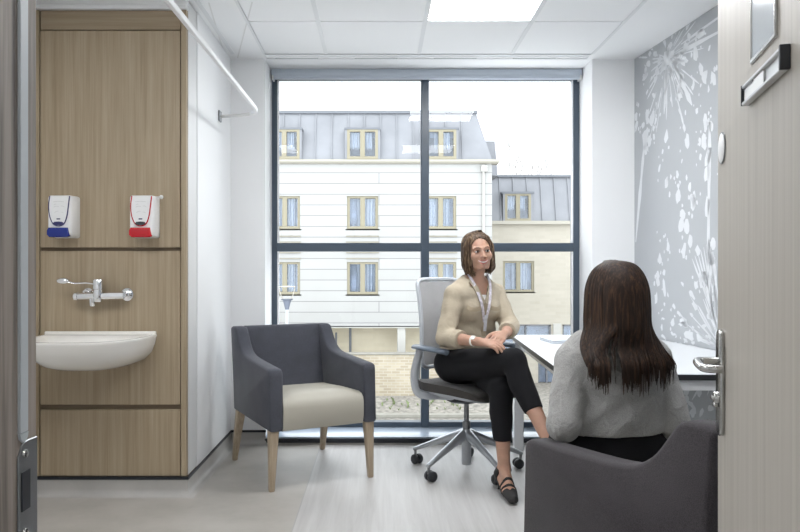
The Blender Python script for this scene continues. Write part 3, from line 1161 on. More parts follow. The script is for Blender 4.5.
# handle furniture
hc = dloc(722.8, 363)
g = G()
hw = 0.022
za, zb2 = dloc(722, 435).z, dloc(722, 329).z
out = []
for q in range(9):
    an = PI * q / 8
    out.append((hc.x + hw * math.cos(an), zb2 - hw + hw * math.sin(an)))
for q in range(9):
    an = PI + PI * q / 8
    out.append((hc.x + hw * math.cos(an), za + hw + hw * math.sin(an)))
g.prism(out, -0.009, 0.0, 'y', 0.002, 2)
plate = g.build('back_plate', M['steel'], door)
hz = dloc(720, 363, 0.03).z - 0.012
g = G()
nk = 0.049
pts = spline([(hc.x, -0.005, hz), (hc.x, -0.03, hz), (hc.x - 0.002, -nk + 0.008, hz), (hc.x - 0.014, -nk, hz), (hc.x - 0.045, -nk - 0.002, hz - 0.002), (hc.x - 0.075, -nk, hz - 0.004), (hc.x - 0.088, -nk + 0.007, hz - 0.004), (hc.x - 0.091, -0.030, hz - 0.004), (hc.x - 0.091, -0.018, hz - 0.004)], 5)
g.tube(pts, 0.0078, 14)
g.build('lever_handle', M['steel'], door)
g = G()
zc = dloc(721, 401, 0.01).z
g.lathe([(0.0, 0.0), (0.013, 0.0), (0.013, 0.007), (0.0115, 0.009), (0.0, 0.009)], 20, Matrix.Translation((hc.x, -0.008, zc)) @ Matrix.Rotation(PI / 2, 4, 'X'))
g.box((hc.x - 0.010, -0.022, zc - 0.005), (hc.x + 0.010, -0.014, zc + 0.005), 0.003, 2)
g.box((hc.x - 0.009, -0.018, zc - 0.018), (hc.x + 0.009, -0.009, zc - 0.008), 0.002, 1)
g.build('thumb_turn', M['steel'], door)
g = G()
g.box((DLEN - 0.001, 0.010, zc - 0.12), (DLEN + 0.0015, 0.034, hz + 0.06))
g.box((DLEN, 0.014, hz - 0.012), (DLEN + 0.010, 0.030, hz + 0.012), 0.003, 1)
g.build('latch_plate', M['steel'], door)
for z in (0.25, 1.05, 1.85):
    g = G()
    g.tube([(-0.003, 0.006, z - 0.05), (-0.003, 0.006, z + 0.05)], 0.006, 10)
    g.build('hinge', M['steel'], door)

# =================================================================== FURNITURE
def armchair(label, loc, rz, fab):
    """tub armchair facing local -y; arms sweep up into the back"""
    t = thing('armchair', label, 'armchair', loc, rz, 'charcoal tub armchairs')
    prof = [(-0.355, 0.315), (-0.352, 0.60), (-0.346, 0.628), (-0.325, 0.638)]
    prof += bez((-0.30, 0.640), (-0.10, 0.652), (0.02, 0.655), (0.10, 0.668), 6)
    prof += bez((0.10, 0.668), (0.20, 0.690), (0.225, 0.75), (0.27, 0.80), 8)[1:]
    prof += [(0.285, 0.812), (0.305, 0.817), (0.372, 0.815), (0.384, 0.806), (0.386, 0.79), (0.345, 0.45), (0.330, 0.315)]
    for s in (1, -1):
        # the arm is soft: section swept through its thickness with rounded edges, leaning a little outward towards the back
        rings = []
        T0, T1 = 0.232, 0.310
        for tx, ins in ((T0, 0.013), (T0 + 0.004, 0.005), (T0 + 0.014, 0.0), (T1 - 0.014, 0.0), (T1 - 0.004, 0.005), (T1, 0.013)):
            ring = []
            n = len(prof)
            for i in range(n):
                a, b, c = Vector(prof[i - 1]), Vector(prof[i]), Vector(prof[(i + 1) % n])
                d = (c - a).normalized()
                nn = Vector((d.y, -d.x))
                q = b + nn * ins
                ring.append(Vector((s * (tx - 0.030 * max(0.0, 0.62 - q.y) * (0.35 + q.x)), q.x, q.y)))
            rings.append(ring)
        g = G()
        g.loft(rings)
        g.build('arm', fab, t, smooth=50)
    # inner back cushion, leaning
    rings = []
    for z, y0, y1 in ((0.33, 0.14, 0.318), (0.45, 0.205, 0.340), (0.60, 0.245, 0.358), (0.74, 0.283, 0.376), (0.795, 0.295, 0.381), (0.812, 0.306, 0.374), (0.8165, 0.322, 0.360)):
        w = 0.2315
        bow = 0.012
        ring = []
        for q in range(9):
            u = -1 + 2 * q / 8
            ring.append(Vector((u * w, y0 + bow * (u * u - 1) * 0.6 + 0.006, z)))
        for q in range(9):
            u = 1 - 2 * q / 8
            ring.append(Vector((u * w, y1, z)))
        rings.append(ring)
    g = G()
    g.loft(rings)
    g.build('backrest', fab, t, smooth=50)
    # seat cushion: crowned top, waterfall front
    rings = []
    W = 0.2315
    for q in range(13):
        u = -1 + 2 * q / 12
        cr = 0.016 * (1 - u ** 4)
        dr = 0.006 * (abs(u) ** 6)
        pr = [(-0.345, 0.312), (-0.356 - cr * 0.5, 0.36), (-0.357 - cr * 0.6, 0.43), (-0.350 - cr * 0.4, 0.462 - dr), (-0.330, 0.480 - dr + cr * 0.3), (-0.29, 0.488 - dr + cr * 0.7),
              (-0.15, 0.484 - dr + cr), (0.05, 0.470 - dr + cr), (0.22, 0.458), (0.25, 0.44), (0.25, 0.315)]
        rings.append([Vector((u * W, a, b)) for a, b in pr])
    g = G()
    g.loft(rings)
    g.build('seat', M['vinyl'], t, smooth=50)
    g = G()
    g.box((-0.225, -0.30, 0.300), (0.225, 0.28, 0.316), 0.004, 1)
    g.build('under_frame', M['blackplastic'], t)
    for sx, y0, y1 in ((1, -0.318, -0.325), (-1, -0.318, -0.325), (1, 0.285, 0.375), (-1, 0.285, 0.375)):
        rings = []
        for f, z, h in ((0, 0.318, 0.027), (0.5, 0.17, 0.021), (0.97, 0.008, 0.015), (1.0, 0.0, 0.013)):
            cx_ = sx * (0.276 + 0.012 * f)
            cy = y0 + (y1 - y0) * f
            ring = []
            r = h * 0.35
            for (ax, ay, a0) in ((1, 1, 0), (-1, 1, 90), (-1, -1, 180), (1, -1, 270)):
                for q in range(3):
                    an = math.radians(a0 + q * 45)
                    ring.append(Vector((cx_ + ax * (h - r) + r * math.cos(an), cy + ay * (h - r) + r * math.sin(an), z)))
            rings.append(ring)
        g = G()
        g.loft(rings)
        g.build('leg', M['leg'], t, smooth=50)
    return t


armchair('empty charcoal armchair with a beige seat standing by the window', (-0.452, 4.15, 0), math.radians(27.0), M['fab'])
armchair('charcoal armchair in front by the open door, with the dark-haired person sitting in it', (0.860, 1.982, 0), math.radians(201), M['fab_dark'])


# office chair -------------------------------------------------------------
def office_chair(label, loc, rz):
    """task chair facing local -y"""
    t = thing('office_chair', label, 'office chair', loc, 0)
    top = bpy.data.objects  # (upper half turns on the column)
    Rz = Matrix.Rotation(rz, 4, 'Z')
    for k in range(5):
        a = math.radians(-136 + 72 * k)
        d = Vector((math.cos(a), math.sin(a), 0))
        n = Vector((-d.y, d.x, 0))
        rings = []
        for r, z, w, h in ((0.030, 0.205, 0.026, 0.034), (0.10, 0.180, 0.022, 0.026), (0.22, 0.132, 0.018, 0.018), (0.310, 0.094, 0.016, 0.013), (0.335, 0.086, 0.012, 0.010)):
            c = d * r + Vector((0, 0, z))
            rings.append([c + n * w * math.cos(x) + Vector((0, 0, h * math.sin(x))) for x in [2 * PI * q / 12 for q in range(12)]])
        g = G()
        g.loft(rings)
        g.build('base_leg', M['alu'], t, smooth=50)
        # twin-wheel caster
        cc = d * 0.325
        sw = random.uniform(-0.6, 0.6)
        ax = Matrix.Rotation(sw, 3, 'Z') @ n
        fw = Vector((-ax.y, ax.x, 0))
        wc = cc + fw * 0.014 + Vector((0, 0, 0.029))
        g = G()
        for s in (1, -1):
            X = frame_at(wc + ax * s * 0.006, ax * s, (0, 0, 1))
            g.lathe([(0.0, 0.0), (0.026, 0.0), (0.029, 0.003), (0.029, 0.017), (0.025, 0.022), (0.012, 0.024), (0.0, 0.022)], 22, X)
        cst = g.build('caster', M['tyre'], t, smooth=45)
        g = G()
        g.lathe([(0.0, 0.0), (0.008, 0.0), (0.008, 0.05), (0.0, 0.05)], 12, Matrix.Translation(cc + Vector((0, 0, 0.040))))
        g.build('caster_stem', M['steel_dark'], cst)
    g = G()
    g.lathe([(0.0, 0.035), (0.026, 0.035), (0.028, 0.05), (0.028, 0.16), (0.036, 0.18), (0.038, 0.225), (0.030, 0.238), (0.0, 0.24)], 24)
    g.build('hub', M['alu'], t)
    g = G()
    g.lathe([(0.0, 0.22), (0.022, 0.22), (0.022, 0.285), (0.015, 0.29), (0.014, 0.40), (0.0, 0.40)], 20)
    g.build('gas_column', M['steel_dark'], t)
    # tilt mechanism
    g = G()
    rings = []
    for y, w, z0, z1 in ((-0.13, 0.04, 0.418, 0.44), (-0.06, 0.075, 0.395, 0.45), (0.05, 0.085, 0.385, 0.45), (0.14, 0.06, 0.395, 0.45)):
        rings.append([Vector((-w, y, z1)), Vector((-w, y, z0 + 0.012)), Vector((-w * 0.7, y, z0)), Vector((w * 0.7, y, z0)), Vector((w, y, z0 + 0.012)), Vector((w, y, z1))])
    g.loft(rings, X=Rz)
    g.build('tilt_mechanism', M['blackplastic'], t)
    # seat pad and shell
    def seatring(y, w, z0, z1, cr):
        pts = []
        for q in range(11):
            u = -1 + 2 * q / 10
            pts.append(Vector((u * w, y, z1 + cr * (u * u - 1) * -0.0 + 0.012 * abs(u) ** 3)))
        for q in range(11):
            u = 1 - 2 * q / 10
            pts.append(Vector((u * w * 0.97, y, z0 + 0.010 * abs(u) ** 3)))
        return pts
    g = G()
    g.loft([seatring(y, w, z - 0.02, z + h, 0.0) for y, w, z, h in ((-0.262, 0.15, 0.455, -0.012), (-0.255, 0.19, 0.462, 0.002), (-0.22, 0.225, 0.472, 0.018), (-0.10, 0.245, 0.480, 0.026), (0.10, 0.245, 0.480, 0.026), (0.20, 0.225, 0.488, 0.026), (0.225, 0.18, 0.494, 0.015))], X=Rz)
    g.build('seat', M['seatpad'], t, smooth=55)
    g = G()
    g.loft([seatring(y, w, z - 0.016, z, 0.0) for y, w, z in ((-0.235, 0.16, 0.444), (-0.20, 0.205, 0.451), (0.0, 0.225, 0.457), (0.16, 0.212, 0.464), (0.205, 0.17, 0.472))], X=Rz)
    g.build('seat_shell', M['alu_lt'], t, smooth=55)
    # back: hoop frame with stretched mesh, slightly bowed
    def backpt(u, v):
        """u across -1..1, v up 0..1"""
        z = 0.575 + 0.525 * v
        lean = 0.195 + 0.060 * v + 0.02 * math.sin(PI * (1 - v) * 1.1) * -1
        w = 0.200 - 0.018 * v - 0.02 * max(0, 0.2 - v) * 4
        return Vector((u * w, lean - 0.030 * (u * u), z))
    loop = [backpt(1, v) for v in np.linspace(0.08, 0.94, 12)]
    loop += [backpt(u, 0.94 + 0.06 * math.sqrt(max(0, 1 - u ** 6))) for u in np.linspace(0.96, -0.96, 13)]
    loop += [backpt(-1, v) for v in np.linspace(0.94, 0.08, 12)]
    loop += [backpt(u, 0.08 - 0.06 * math.sqrt(max(0, 1 - u ** 6))) for u in np.linspace(-0.96, 0.96, 13)]
    loop.append(loop[0])
    g = G()
    g.tube(loop, 0.0125, 10, cap=False, X=Rz)
    g.build('back_frame', M['alu_lt'], t)
    g = G()
    nu, nv = 14, 20
    for sgn, off in ((1, 0.0), (-1, 0.006)):
        vs, fs = [], []
        for j in range(nv + 1):
            for i in range(nu + 1):
                u, v = -0.97 + 1.94 * i / nu, 0.05 + 0.925 * j / nv
                if v > 0.9:
                    u *= 1 - 0.02 * (v - 0.9) * 10
                vs.append(backpt(u, v) + Vector((0, -0.002 - off, 0)))
        for j in range(nv):
            for i in range(nu):
                a = j * (nu + 1) + i
                q = [a, a + 1, a + nu + 2, a + nu + 1]
                fs.append(q if sgn > 0 else q[::-1])
        g.add(vs, fs, Rz)
    g.build('mesh_back', M['mesh'], t, smooth=60, fix=False)
    g = G()
    for s in (1, -1):
        g.tube(spline([(s * 0.07, 0.02, 0.425), (s * 0.16, 0.13, 0.432), (s * 0.200, 0.190, 0.475), (s * 0.207, 0.195, 0.575), (s * 0.200, 0.190, 0.66)], 6), [0.0115] * 24 + [0.008], 10, flat=1.5, X=Rz)
    g.build('back_support', M['alu_lt'], t)
    for s in (1, -1):
        g = G()
        g.tube(spline([(s * 0.15, 0.08, 0.436), (s * 0.225, 0.10, 0.442), (s * 0.275, 0.125, 0.47), (s * 0.285, 0.135, 0.57), (s * 0.280, 0.095, 0.706)], 6), 0.013, 10, flat=1.7, X=Rz)
        post = g.build('arm_post', M['alu_lt'], t)
        g = G()
        rings = []
        for y, w, z in ((-0.115, 0.020, 0.708), (-0.105, 0.034, 0.711), (-0.04, 0.043, 0.715), (0.06, 0.045, 0.719), (0.125, 0.040, 0.721), (0.145, 0.020, 0.718)):
            rings.append([Vector((s * 0.278 + w * math.cos(x), y, z + 0.015 * math.sin(x))) for x in [2 * PI * q / 14 for q in range(14)]])
        g.loft(rings, X=Rz)
        g.build('arm_pad', M['armpad'], t, smooth=55)
    return t


HUB = (0.505, 4.13, 0)
THA = math.radians(40)
office_chair('grey mesh-backed office chair on casters under the person in the khaki blouse', HUB, THA)

# desk ------------------------------------------------------------------------
t = thing('desk', 'white desk with a dark edge along the mural wall', 'desk', (1.2, 3.7, 0))
o3 = Vector((1.2, 3.7, 0))
top = [(0.865, 4.70), (0.757, 2.90), (rwx(2.90) - 0.006, 2.90), (rwx(4.70) - 0.006, 4.70)]
g = G()
g.prism([(x - o3.x, y - o3.y) for x, y in top], 0.706, 0.7285, 'z', X=None)
g.build('edge_band', M['desk_edge'], t)
g = G()
g.prism([(x - o3.x + (0.0015 if x < 1.2 else -0.001), y - o3.y + (0.0015 if y < 3 else -0.0015)) for x, y in top], 0.722, 0.731, 'z')
g.build('desk_top', M['desk'], t)
g = G()
c = [Vector(q) for q in top]
g.box((0.80 - o3.x, 2.915 - o3.y, 0.662), (rwx(2.9) - 0.06 - o3.x, 2.95 - o3.y, 0.706), 0.002, 1)
g.box((0.90 - o3.x, 4.58 - o3.y, 0.655), (rwx(4.6) - 0.06 - o3.x, 4.62 - o3.y, 0.706), 0.002, 1)
a, b = Vector((0.925, 4.6, 0)) - o3, Vector((0.825, 2.93, 0)) - o3
for h in (0.655,):
    n = Vector((1, -0.06, 0)) * 0.02
    g.loft([[a - n + Vector((0, 0, h)), a + n + Vector((0, 0, h)), a + n + Vector((0, 0, 0.706)), a - n + Vector((0, 0, 0.706))],
            [b - n + Vector((0, 0, h)), b + n + Vector((0, 0, h)), b + n + Vector((0, 0, 0.706)), b - n + Vector((0, 0, 0.706))]])
g.build('frame', M['deskmetal'], t)
for x, y in ((0.895, 4.60), (0.825, 2.95), (rwx(2.9) - 0.10, 2.95), (rwx(4.6) - 0.10, 4.60)):
    g = G()
    g.box((x - 0.03 - o3.x, y - 0.03 - o3.y, 0.0), (x + 0.03 - o3.x, y + 0.03 - o3.y, 0.706), 0.003, 1)
    g.build('leg', M['deskmetal'], t)
# flat grey slab on the desk
q = P(556, 341, 4.30)
t = thing('closed_laptop', 'pale grey flat slab with rounded corners lying on the white desk', 'laptop', (q.x + 0.08, 4.25, 0.731), math.radians(6))
g = G()
g.box((-0.16, -0.11, 0.0), (0.16, 0.11, 0.011), 0.004, 2)
g.build('base', M['paper'], t)
g = G()
g.box((-0.16, -0.11, 0.0118), (0.16, 0.11, 0.019), 0.003, 2)
g.build('lid', M['paper'], t)

# =================================================================== OUTSIDE
FD = 27.0
S = FD / FOC


def fz(py):
    return EYE - (py - VPY) * S


def fx(px):
    return (px - VPX) * S


GZ = -3.70
# ground and yard
g = G()
g.box((-40, 18.0, GZ - 0.4), (45, 60, GZ))
g.prism([(23.76, GZ - 0.1), (23.76, GZ + 0.06), (24.4, GZ + 0.20), (25.35, GZ + 0.42), (25.35, GZ - 0.1)], -30, 4.6, 'x')
struct(g.build('ground', M['gravel']))
g = G()
g.box((-30, 23.55, GZ), (4.6, 23.75, GZ + 0.13), 0.02, 1)
g.build('kerb_stones', M['kerb'])
tag(bpy.data.objects['kerb_stones'], 'pale stone kerb at the foot of the yard beyond the window', 'kerb')


def far_window(parent, x0, x1, z0, z1, y, sill=True, blank=False):
    """two-light casement: frame with mullion > panes, net curtains"""
    f = 0.105
    g = G()
    d0, d1 = y - 0.05, y + 0.06
    g.box((x0, d0, z0), (x0 + f, d1, z1))
    g.box((x1 - f, d0, z0), (x1, d1, z1))
    g.box((x0 + f, d0, z0), (x1 - f, d1, z0 + f))
    g.box((x0 + f, d0, z1 - f * 0.8), (x1 - f, d1, z1))
    xm = (x0 + x1) / 2
    g.box((xm - f * 0.85, d0 - 0.01, z0 + f), (xm + f * 0.85, d1, z1 - f * 0.8))
    if sill:
        g.box((x0 - 0.05, d0 - 0.05, z0 - 0.05), (x1 + 0.05, d1, z0))
    w = g.build('window', M['winframe'], parent, smooth=0)
    g = G()
    g.box((x0 + f * 0.9, y + 0.0, z0 + f * 0.9), (x1 - f * 0.9, y + 0.012, z1 - f * 0.7))
    g.build('pane', M['extglass'], w, smooth=0)
    g = G()
    for a, b, cl in ((x0 + f, xm - f * 0.85, 0), (xm + f * 0.85, x1 - f, 1)):
        g.cur = 0
        n = 14
        split = a + (b - a) * (0.62 if cl == 0 else 0.70)
        lo = split if cl == 0 else a
        hi = b if cl == 0 else split
        if random.random() < 0.4:
            lo, hi = a, b
        vs = []
        fs = []
        for q in range(n + 1):
            xx = lo + (hi - lo) * q / n
            yy = y + 0.17 + 0.025 * math.sin(q * 2.4)
            vs += [(xx, yy, z0 + f), (xx, yy, z1 - f * 0.8)]
        for q in range(n):
            fs.append([2 * q, 2 * q + 2, 2 * q + 3, 2 * q + 1])
        g.add(vs, fs)
    g.build('curtain', M['curtain'], w, smooth=0, fix=False)
    g = G()
    g.box((x0 + 0.03, y + 0.30, z0 + 0.03), (x1 - 0.03, y + 0.34, z1 - 0.03))
    g.build('room_beyond', M['roomdark'], w, smooth=0)
    return w


def wall_with_holes(x0, x1, z0, z1, y, th, holes):
    """upright wall pierced by rectangular openings (x0,x1,z0,z1)"""
    g = G()
    xs = sorted({x0, x1} | {h[0] for h in holes} | {h[1] for h in holes})
    zs = sorted({z0, z1} | {h[2] for h in holes} | {h[3] for h in holes})
    for i in range(len(xs) - 1):
        run = None
        for j in range(len(zs) - 1):
            cx, cz = (xs[i] + xs[i + 1]) / 2, (zs[j] + zs[j + 1]) / 2
            solid = not any(h[0] < cx < h[1] and h[2] < cz < h[3] for h in holes)
            if solid:
                if run is None:
                    run = zs[j]
                end = zs[j + 1]
            if (not solid or j == len(zs) - 2) and run is not None:
                g.box((xs[i], y, run), (xs[i + 1], y + th, end))
                run = None
    return g


# main block ------------------------------------------------------------------
main = thing('apartment_building', 'pale stone apartment block with a grey zinc mansard roof across the yard', 'building', (-4.0, FD, GZ))
main_parts = []
pitch = 2.95
cols = [-0.62 + pitch * i for i in range(-4, 2)]
rows = [(fz(229), fz(196)), (fz(294.5), fz(262))]
xr = fx(492)
xl = -14.5
holes = []
for cx in cols:
    for z0, z1 in rows:
        holes.append((cx - 0.59, cx + 0.59, z0, z1))


def under(o, root):
    """parts were modelled in place; keep them there under the thing's base"""
    o.parent = root
    o.location = -Vector(root.location)
    return o


g = wall_with_holes(xl, xr, fz(327), fz(163), FD, 0.35, holes)
under(g.build('stone_wall', M['stone'], None, smooth=0), main)
for h in holes:
    under(far_window(None, *h, FD + 0.10), main)
# vents below the windows
for cx in cols:
    for z0 in (rows[0][0], rows[0][0] - 0.62):
        g = G()
        for k in (0, 1):
            g.box((cx - 0.62, FD - 0.035, z0 - 0.30 - 0.22 * k), (cx + 0.62, FD, z0 - 0.25 - 0.22 * k))
        for k in (-0.27, 0.27):
            g.box((cx + k - 0.03, FD - 0.05, z0 - 0.30), (cx + k + 0.03, FD, z0 - 0.24))
        under(g.build('vent_rail', M['vent'], None, smooth=0), main)
# gutter band
g = G()
g.prism([(FD - 0.14, fz(163)), (FD - 0.17, fz(162)), (FD - 0.17, fz(160)), (FD + 0.3, fz(160)), (FD + 0.3, fz(164)), (FD - 0.08, fz(164))], xl, xr + 0.25, 'x')
under(g.build('gutter', M['gutter'], None, smooth=0), main)
# mansard with standing seams
zr0, zr1 = fz(160), EYE + (VPY - 112.5) * 27.55 / FOC
yr0, yr1 = FD - 0.02, FD + 0.55
xt = fx(478)
g = G()
g.add([(xl, yr0, zr0), (xr, yr0, zr0), (xt, yr1, zr1), (xl, yr1, zr1), (xr, FD + 9, zr0), (xt, FD + 8.5, zr1), (xl, FD + 8.5, zr1), (xl, FD + 9, zr0)],
      [[0, 1, 2, 3], [1, 4, 5, 2], [3, 2, 5, 6], [0, 3, 6, 7], [4, 7, 6, 5], [0, 7, 4, 1]])
x = xl + 0.3
while x < xt:
    g.add([(x - 0.02, yr0, zr0), (x + 0.02, yr0, zr0), (x + 0.02, yr1, zr1), (x - 0.02, yr1, zr1),
           (x - 0.02, yr0 - 0.05, zr0), (x + 0.02, yr0 - 0.05, zr0), (x + 0.02, yr1 - 0.05, zr1), (x - 0.02, yr1 - 0.05, zr1)],
          [[4, 5, 6, 7], [0, 4, 7, 3], [5, 1, 2, 6]])
    x += 0.62
under(g.build('mansard_roof', M['zinc'], None, smooth=0), main)
g = G()
g.box((xl, yr1 - 0.09, zr1 - 0.05), (xt + 0.05, yr1 + 0.3, zr1 + 0.07))
under(g.build('roof_edge', M['zinc_dk'], None, smooth=0), main)
# dormers standing proud of the slope
for cx in cols:
    z0, z1 = fz(159.5), fz(130)
    g = G()
    g.box((cx - 0.66, FD - 0.10, z0), (cx - 0.58, FD + 0.8, z1))
    g.box((cx + 0.58, FD - 0.10, z0), (cx + 0.66, FD + 0.8, z1))
    g.cur = 1
    g.box((cx - 0.68, FD - 0.13, z1), (cx + 0.68, FD + 0.8, z1 + 0.07))
    d = under(g.build('dormer', [M['zinc'], M['zinc_dk']], None, smooth=0), main)
    under(far_window(None, cx - 0.58, cx + 0.58, z0, z1, FD - 0.42 + 0.36, sill=False), main)
# higher piece of roof behind the end
g = G()
g.prism([(fx(470) * 29 / 27, fz(165) * 1.0), (fx(498) * 29 / 27, EYE + (271 - 176) * 29 / FOC), (fx(495) * 29 / 27, EYE + (271 - 141) * 29 / FOC), (fx(470) * 29 / 27, EYE + (271 - 141) * 29 / FOC)], 29.0, 30.9, 'y')
under(g.build('rear_roof', M['zinc'], None, smooth=0), main)
# side return wall
g = G()
g.box((xr - 0.35, FD + 0.34, fz(327)), (xr - 0.02, FD + 9, fz(163)))
under(g.build('return_wall', M['stone'], None, smooth=0), main)
# downpipe at the corner
g = G()
g.tube([(xr - 0.33, FD - 0.06, fz(165)), (xr - 0.33, FD - 0.06, fz(326))], 0.05, 10)
g.box((xr - 0.42, FD - 0.16, fz(172)), (xr - 0.20, FD - 0.01, fz(166)))
under(g.build('downpipe', M['concrete'], None), main)
# recessed ground floor and its piers
g = G()
g.box((xl, FD + 0.9, GZ), (xr, FD + 1.2, fz(326)))
under(g.build('ground_floor_wall', M['undercroft'], None, smooth=0), main)
g = G()
g.box((xl, FD, fz(328)), (xr, FD + 1.0, fz(326)))
under(g.build('soffit', M['concrete'], None, smooth=0), main)
for px in (401.5, 300, 198, 487):
    g = G()
    w = 0.15
    g.box((fx(px) - w, FD + 0.05, GZ), (fx(px) + w, FD + 0.35, fz(327)))
    under(g.build('pier', M['concrete'], None, smooth=0), main)
for px, top_, w in ((349.5, 327, 0.05), (335, 334, 0.04)):
    g = G()
    g.tube([(fx(px), FD + 0.7, fz(top_)), (fx(px), FD + 0.7, GZ)], w, 8)
    under(g.build('waste_pipe', M['zinc_dk'], None), main)

# low garden wall -----------------------------------------------------------------
WD = 25.4
Sw = WD / FOC
t = thing('garden_wall', 'low buff brick wall with a pale coping across the yard', 'wall', (-6, WD, GZ))
g = G()
zt = EYE - (353 - VPY) * Sw
g.box((-20 + 6, 0, 0), (fx(475) * WD / FD + 6, 0.25, zt - 0.07 - GZ))
g.build('brickwork', M['buff'], t, smooth=0)
g = G()
g.box((-20 + 6, -0.04, zt - 0.07 - GZ), (fx(475) * WD / FD + 6, 0.31, zt - GZ), 0.02, 1)
g.build('coping', M['kerb'], t, smooth=0)
for px in (420, 300):
    g = G()
    xx = (px - VPX) * Sw + 6
    g.box((xx - 0.16, -0.09, 0), (xx + 0.16, 0.28, zt - GZ - 0.08))
    g.build('brick_pier', M['buff'], t, smooth=0)
# weeds at its foot
g = G()
for k in range(120):
    x = random.uniform(-6.5, 3.0)
    y = random.uniform(WD - 1.3, WD - 0.36)
    gb = GZ + 0.20 + (y - 24.4) * 0.23
    for q in range(5):
        a = random.uniform(0, 2 * PI)
        h = random.uniform(0.03, 0.10) * (2.2 if random.random() < 0.12 else 1)
        e = Vector((x + math.cos(a) * h * 0.7, y + math.sin(a) * h * 0.7, gb + h))
        w = Vector((-math.sin(a), math.cos(a), 0)) * h * 0.25
        m = Vector((x, y, gb)).lerp(e, 0.55) + Vector((0, 0, h * 0.15))
        g.add([(x, y, gb - 0.02), m + w, e, m - w], [[0, 1, 2, 3]])
o = g.build('weeds', M['weed'], None, smooth=0, fix=False)
tag(o, 'sparse low weeds growing in the gravel at the brick wall foot', 'weeds', kind='stuff')

# right wing -----------------------------------------------------------------------
RDp = 31.0
S2 = RDp / FOC


def wz(py):
    return EYE - (py - VPY) * S2


def wx(px):
    return (px - VPX) * S2


wing = thing('apartment_building', 'lower cream brick block with a zinc roof, behind the seated person in khaki', 'building', (9, RDp, GZ))
xa, xb = fx(492) + 0.02, wx(760)
holes = []
wpitch = wx(612) - wx(518.5)
for k in range(0, 3):
    cx = wx(518.5) + wpitch * k
    holes.append((cx - 0.68, cx + 0.68, wz(292), wz(261)))
glz = []
for k in range(0, 4):
    cx0 = wx(497) + (wx(559) - wx(497)) * k
    glz.append((cx0 + 0.15, cx0 + wx(551) - wx(497), wz(352), wz(324.5)))
lowr = [(wx(538), wx(556), wz(392), wz(360)), (wx(640), wx(658), wz(392), wz(360))]
g = wall_with_holes(xa, xb, GZ, wz(223), RDp, 0.35, holes + glz + lowr)
under(g.build('brick_wall', M['render'], None, smooth=0), wing)
for h in holes:
    under(far_window(None, *h, RDp + 0.10), wing)
for x0, x1, z0, z1 in glz + lowr:
    g = G()
    f = 0.07
    d0, d1 = RDp + 0.02, RDp + 0.14
    g.box((x0, d0, z0), (x0 + f, d1, z1))
    g.box((x1 - f, d0, z0), (x1, d1, z1))
    g.box((x0, d0, z0), (x1, d1, z0 + f))
    g.box((x0, d0, z1 - f), (x1, d1, z1))
    g.box(((x0 + x1) / 2 - f / 2, d0, z0), ((x0 + x1) / 2 + f / 2, d1, z1))
    w = under(g.build('window', M['zinc_dk'], None, smooth=0), wing)
    g = G()
    g.box((x0 + 0.02, RDp + 0.07, z0 + 0.02), (x1 - 0.02, RDp + 0.08, z1 - 0.02))
    g.build('pane', M['extglass'], w, smooth=0)
    g = G()
    g.box((x0 + 0.02, RDp + 0.30, z0 + 0.02), (x1 - 0.02, RDp + 0.33, z1 - 0.02))
    g.build('room_beyond', M['roomdark'], w, smooth=0)
for k in range(0, 3):
    xx = wx(557) + (wx(559) - wx(497)) * k
    g = G()
    g.box((xx - 0.17, RDp - 0.06, wz(352)), (xx + 0.17, RDp + 0.02, wz(323.5)))
    under(g.build('white_pilaster', M['concrete'], None, smooth=0), wing)
g = G()
g.box((xa, RDp - 0.18, wz(224.5)), (xb, RDp + 0.3, wz(221)))
under(g.build('gutter', M['gutter'], None, smooth=0), wing)
g = G()
z0, z1 = wz(221), EYE + (VPY - 176.5) * 31.5 / FOC
y0, y1 = RDp - 0.02, RDp + 0.5
g.add([(xa, y0, z0), (xb, y0, z0), (xb, y1, z1), (xa, y1, z1), (xb, y0 + 7, z0), (xb, y1 + 6, z1), (xa, y1 + 6, z1), (xa, y0 + 7, z0)],
      [[0, 1, 2, 3], [1, 4, 5, 2], [3, 2, 5, 6], [0, 3, 6, 7], [4, 7, 6, 5], [0, 7, 4, 1]])
x = xa + 0.4
while x < xb:
    g.add([(x - 0.025, y0, z0), (x + 0.025, y0, z0), (x + 0.025, y1, z1), (x - 0.025, y1, z1),
           (x - 0.025, y0 - 0.06, z0), (x + 0.025, y0 - 0.06, z0), (x + 0.025, y1 - 0.06, z1), (x - 0.025, y1 - 0.06, z1)],
          [[4, 5, 6, 7], [0, 4, 7, 3], [5, 1, 2, 6]])
    x += 0.6
under(g.build('zinc_roof', M['zinc'], None, smooth=0), wing)
g = G()
g.box((xa, y1 - 0.12, z1 - 0.04), (xb, y1 + 0.3, z1 + 0.06))
under(g.build('roof_edge', M['zinc_dk'], None, smooth=0), wing)
for k in range(0, 3):
    cx = wx(517.5) + wpitch * k
    za, zb_ = wz(221), wz(194)
    g = G()
    g.box((cx - 0.64, RDp - 0.10, za), (cx - 0.56, RDp + 0.7, zb_))
    g.box((cx + 0.56, RDp - 0.10, za), (cx + 0.64, RDp + 0.7, zb_))
    g.cur = 1
    g.box((cx - 0.70, RDp - 0.15, zb_), (cx + 0.70, RDp + 0.7, zb_ + 0.09))
    under(g.build('dormer', [M['zinc'], M['zinc_dk']], None, smooth=0), wing)
    under(far_window(None, cx - 0.56, cx + 0.56, za, zb_, RDp - 0.06, sill=False), wing)

# street lamp ------------------------------------------------------------------------
LD = 19.0
q = P(287, 304, LD)
t = thing('street_lamp', 'slim street lamp with a grey cone and wire arms outside the window', 'street lamp', (q.x, LD, GZ))
sl = LD / FOC


def lz(py):
    return EYE - (py - VPY) * sl - GZ


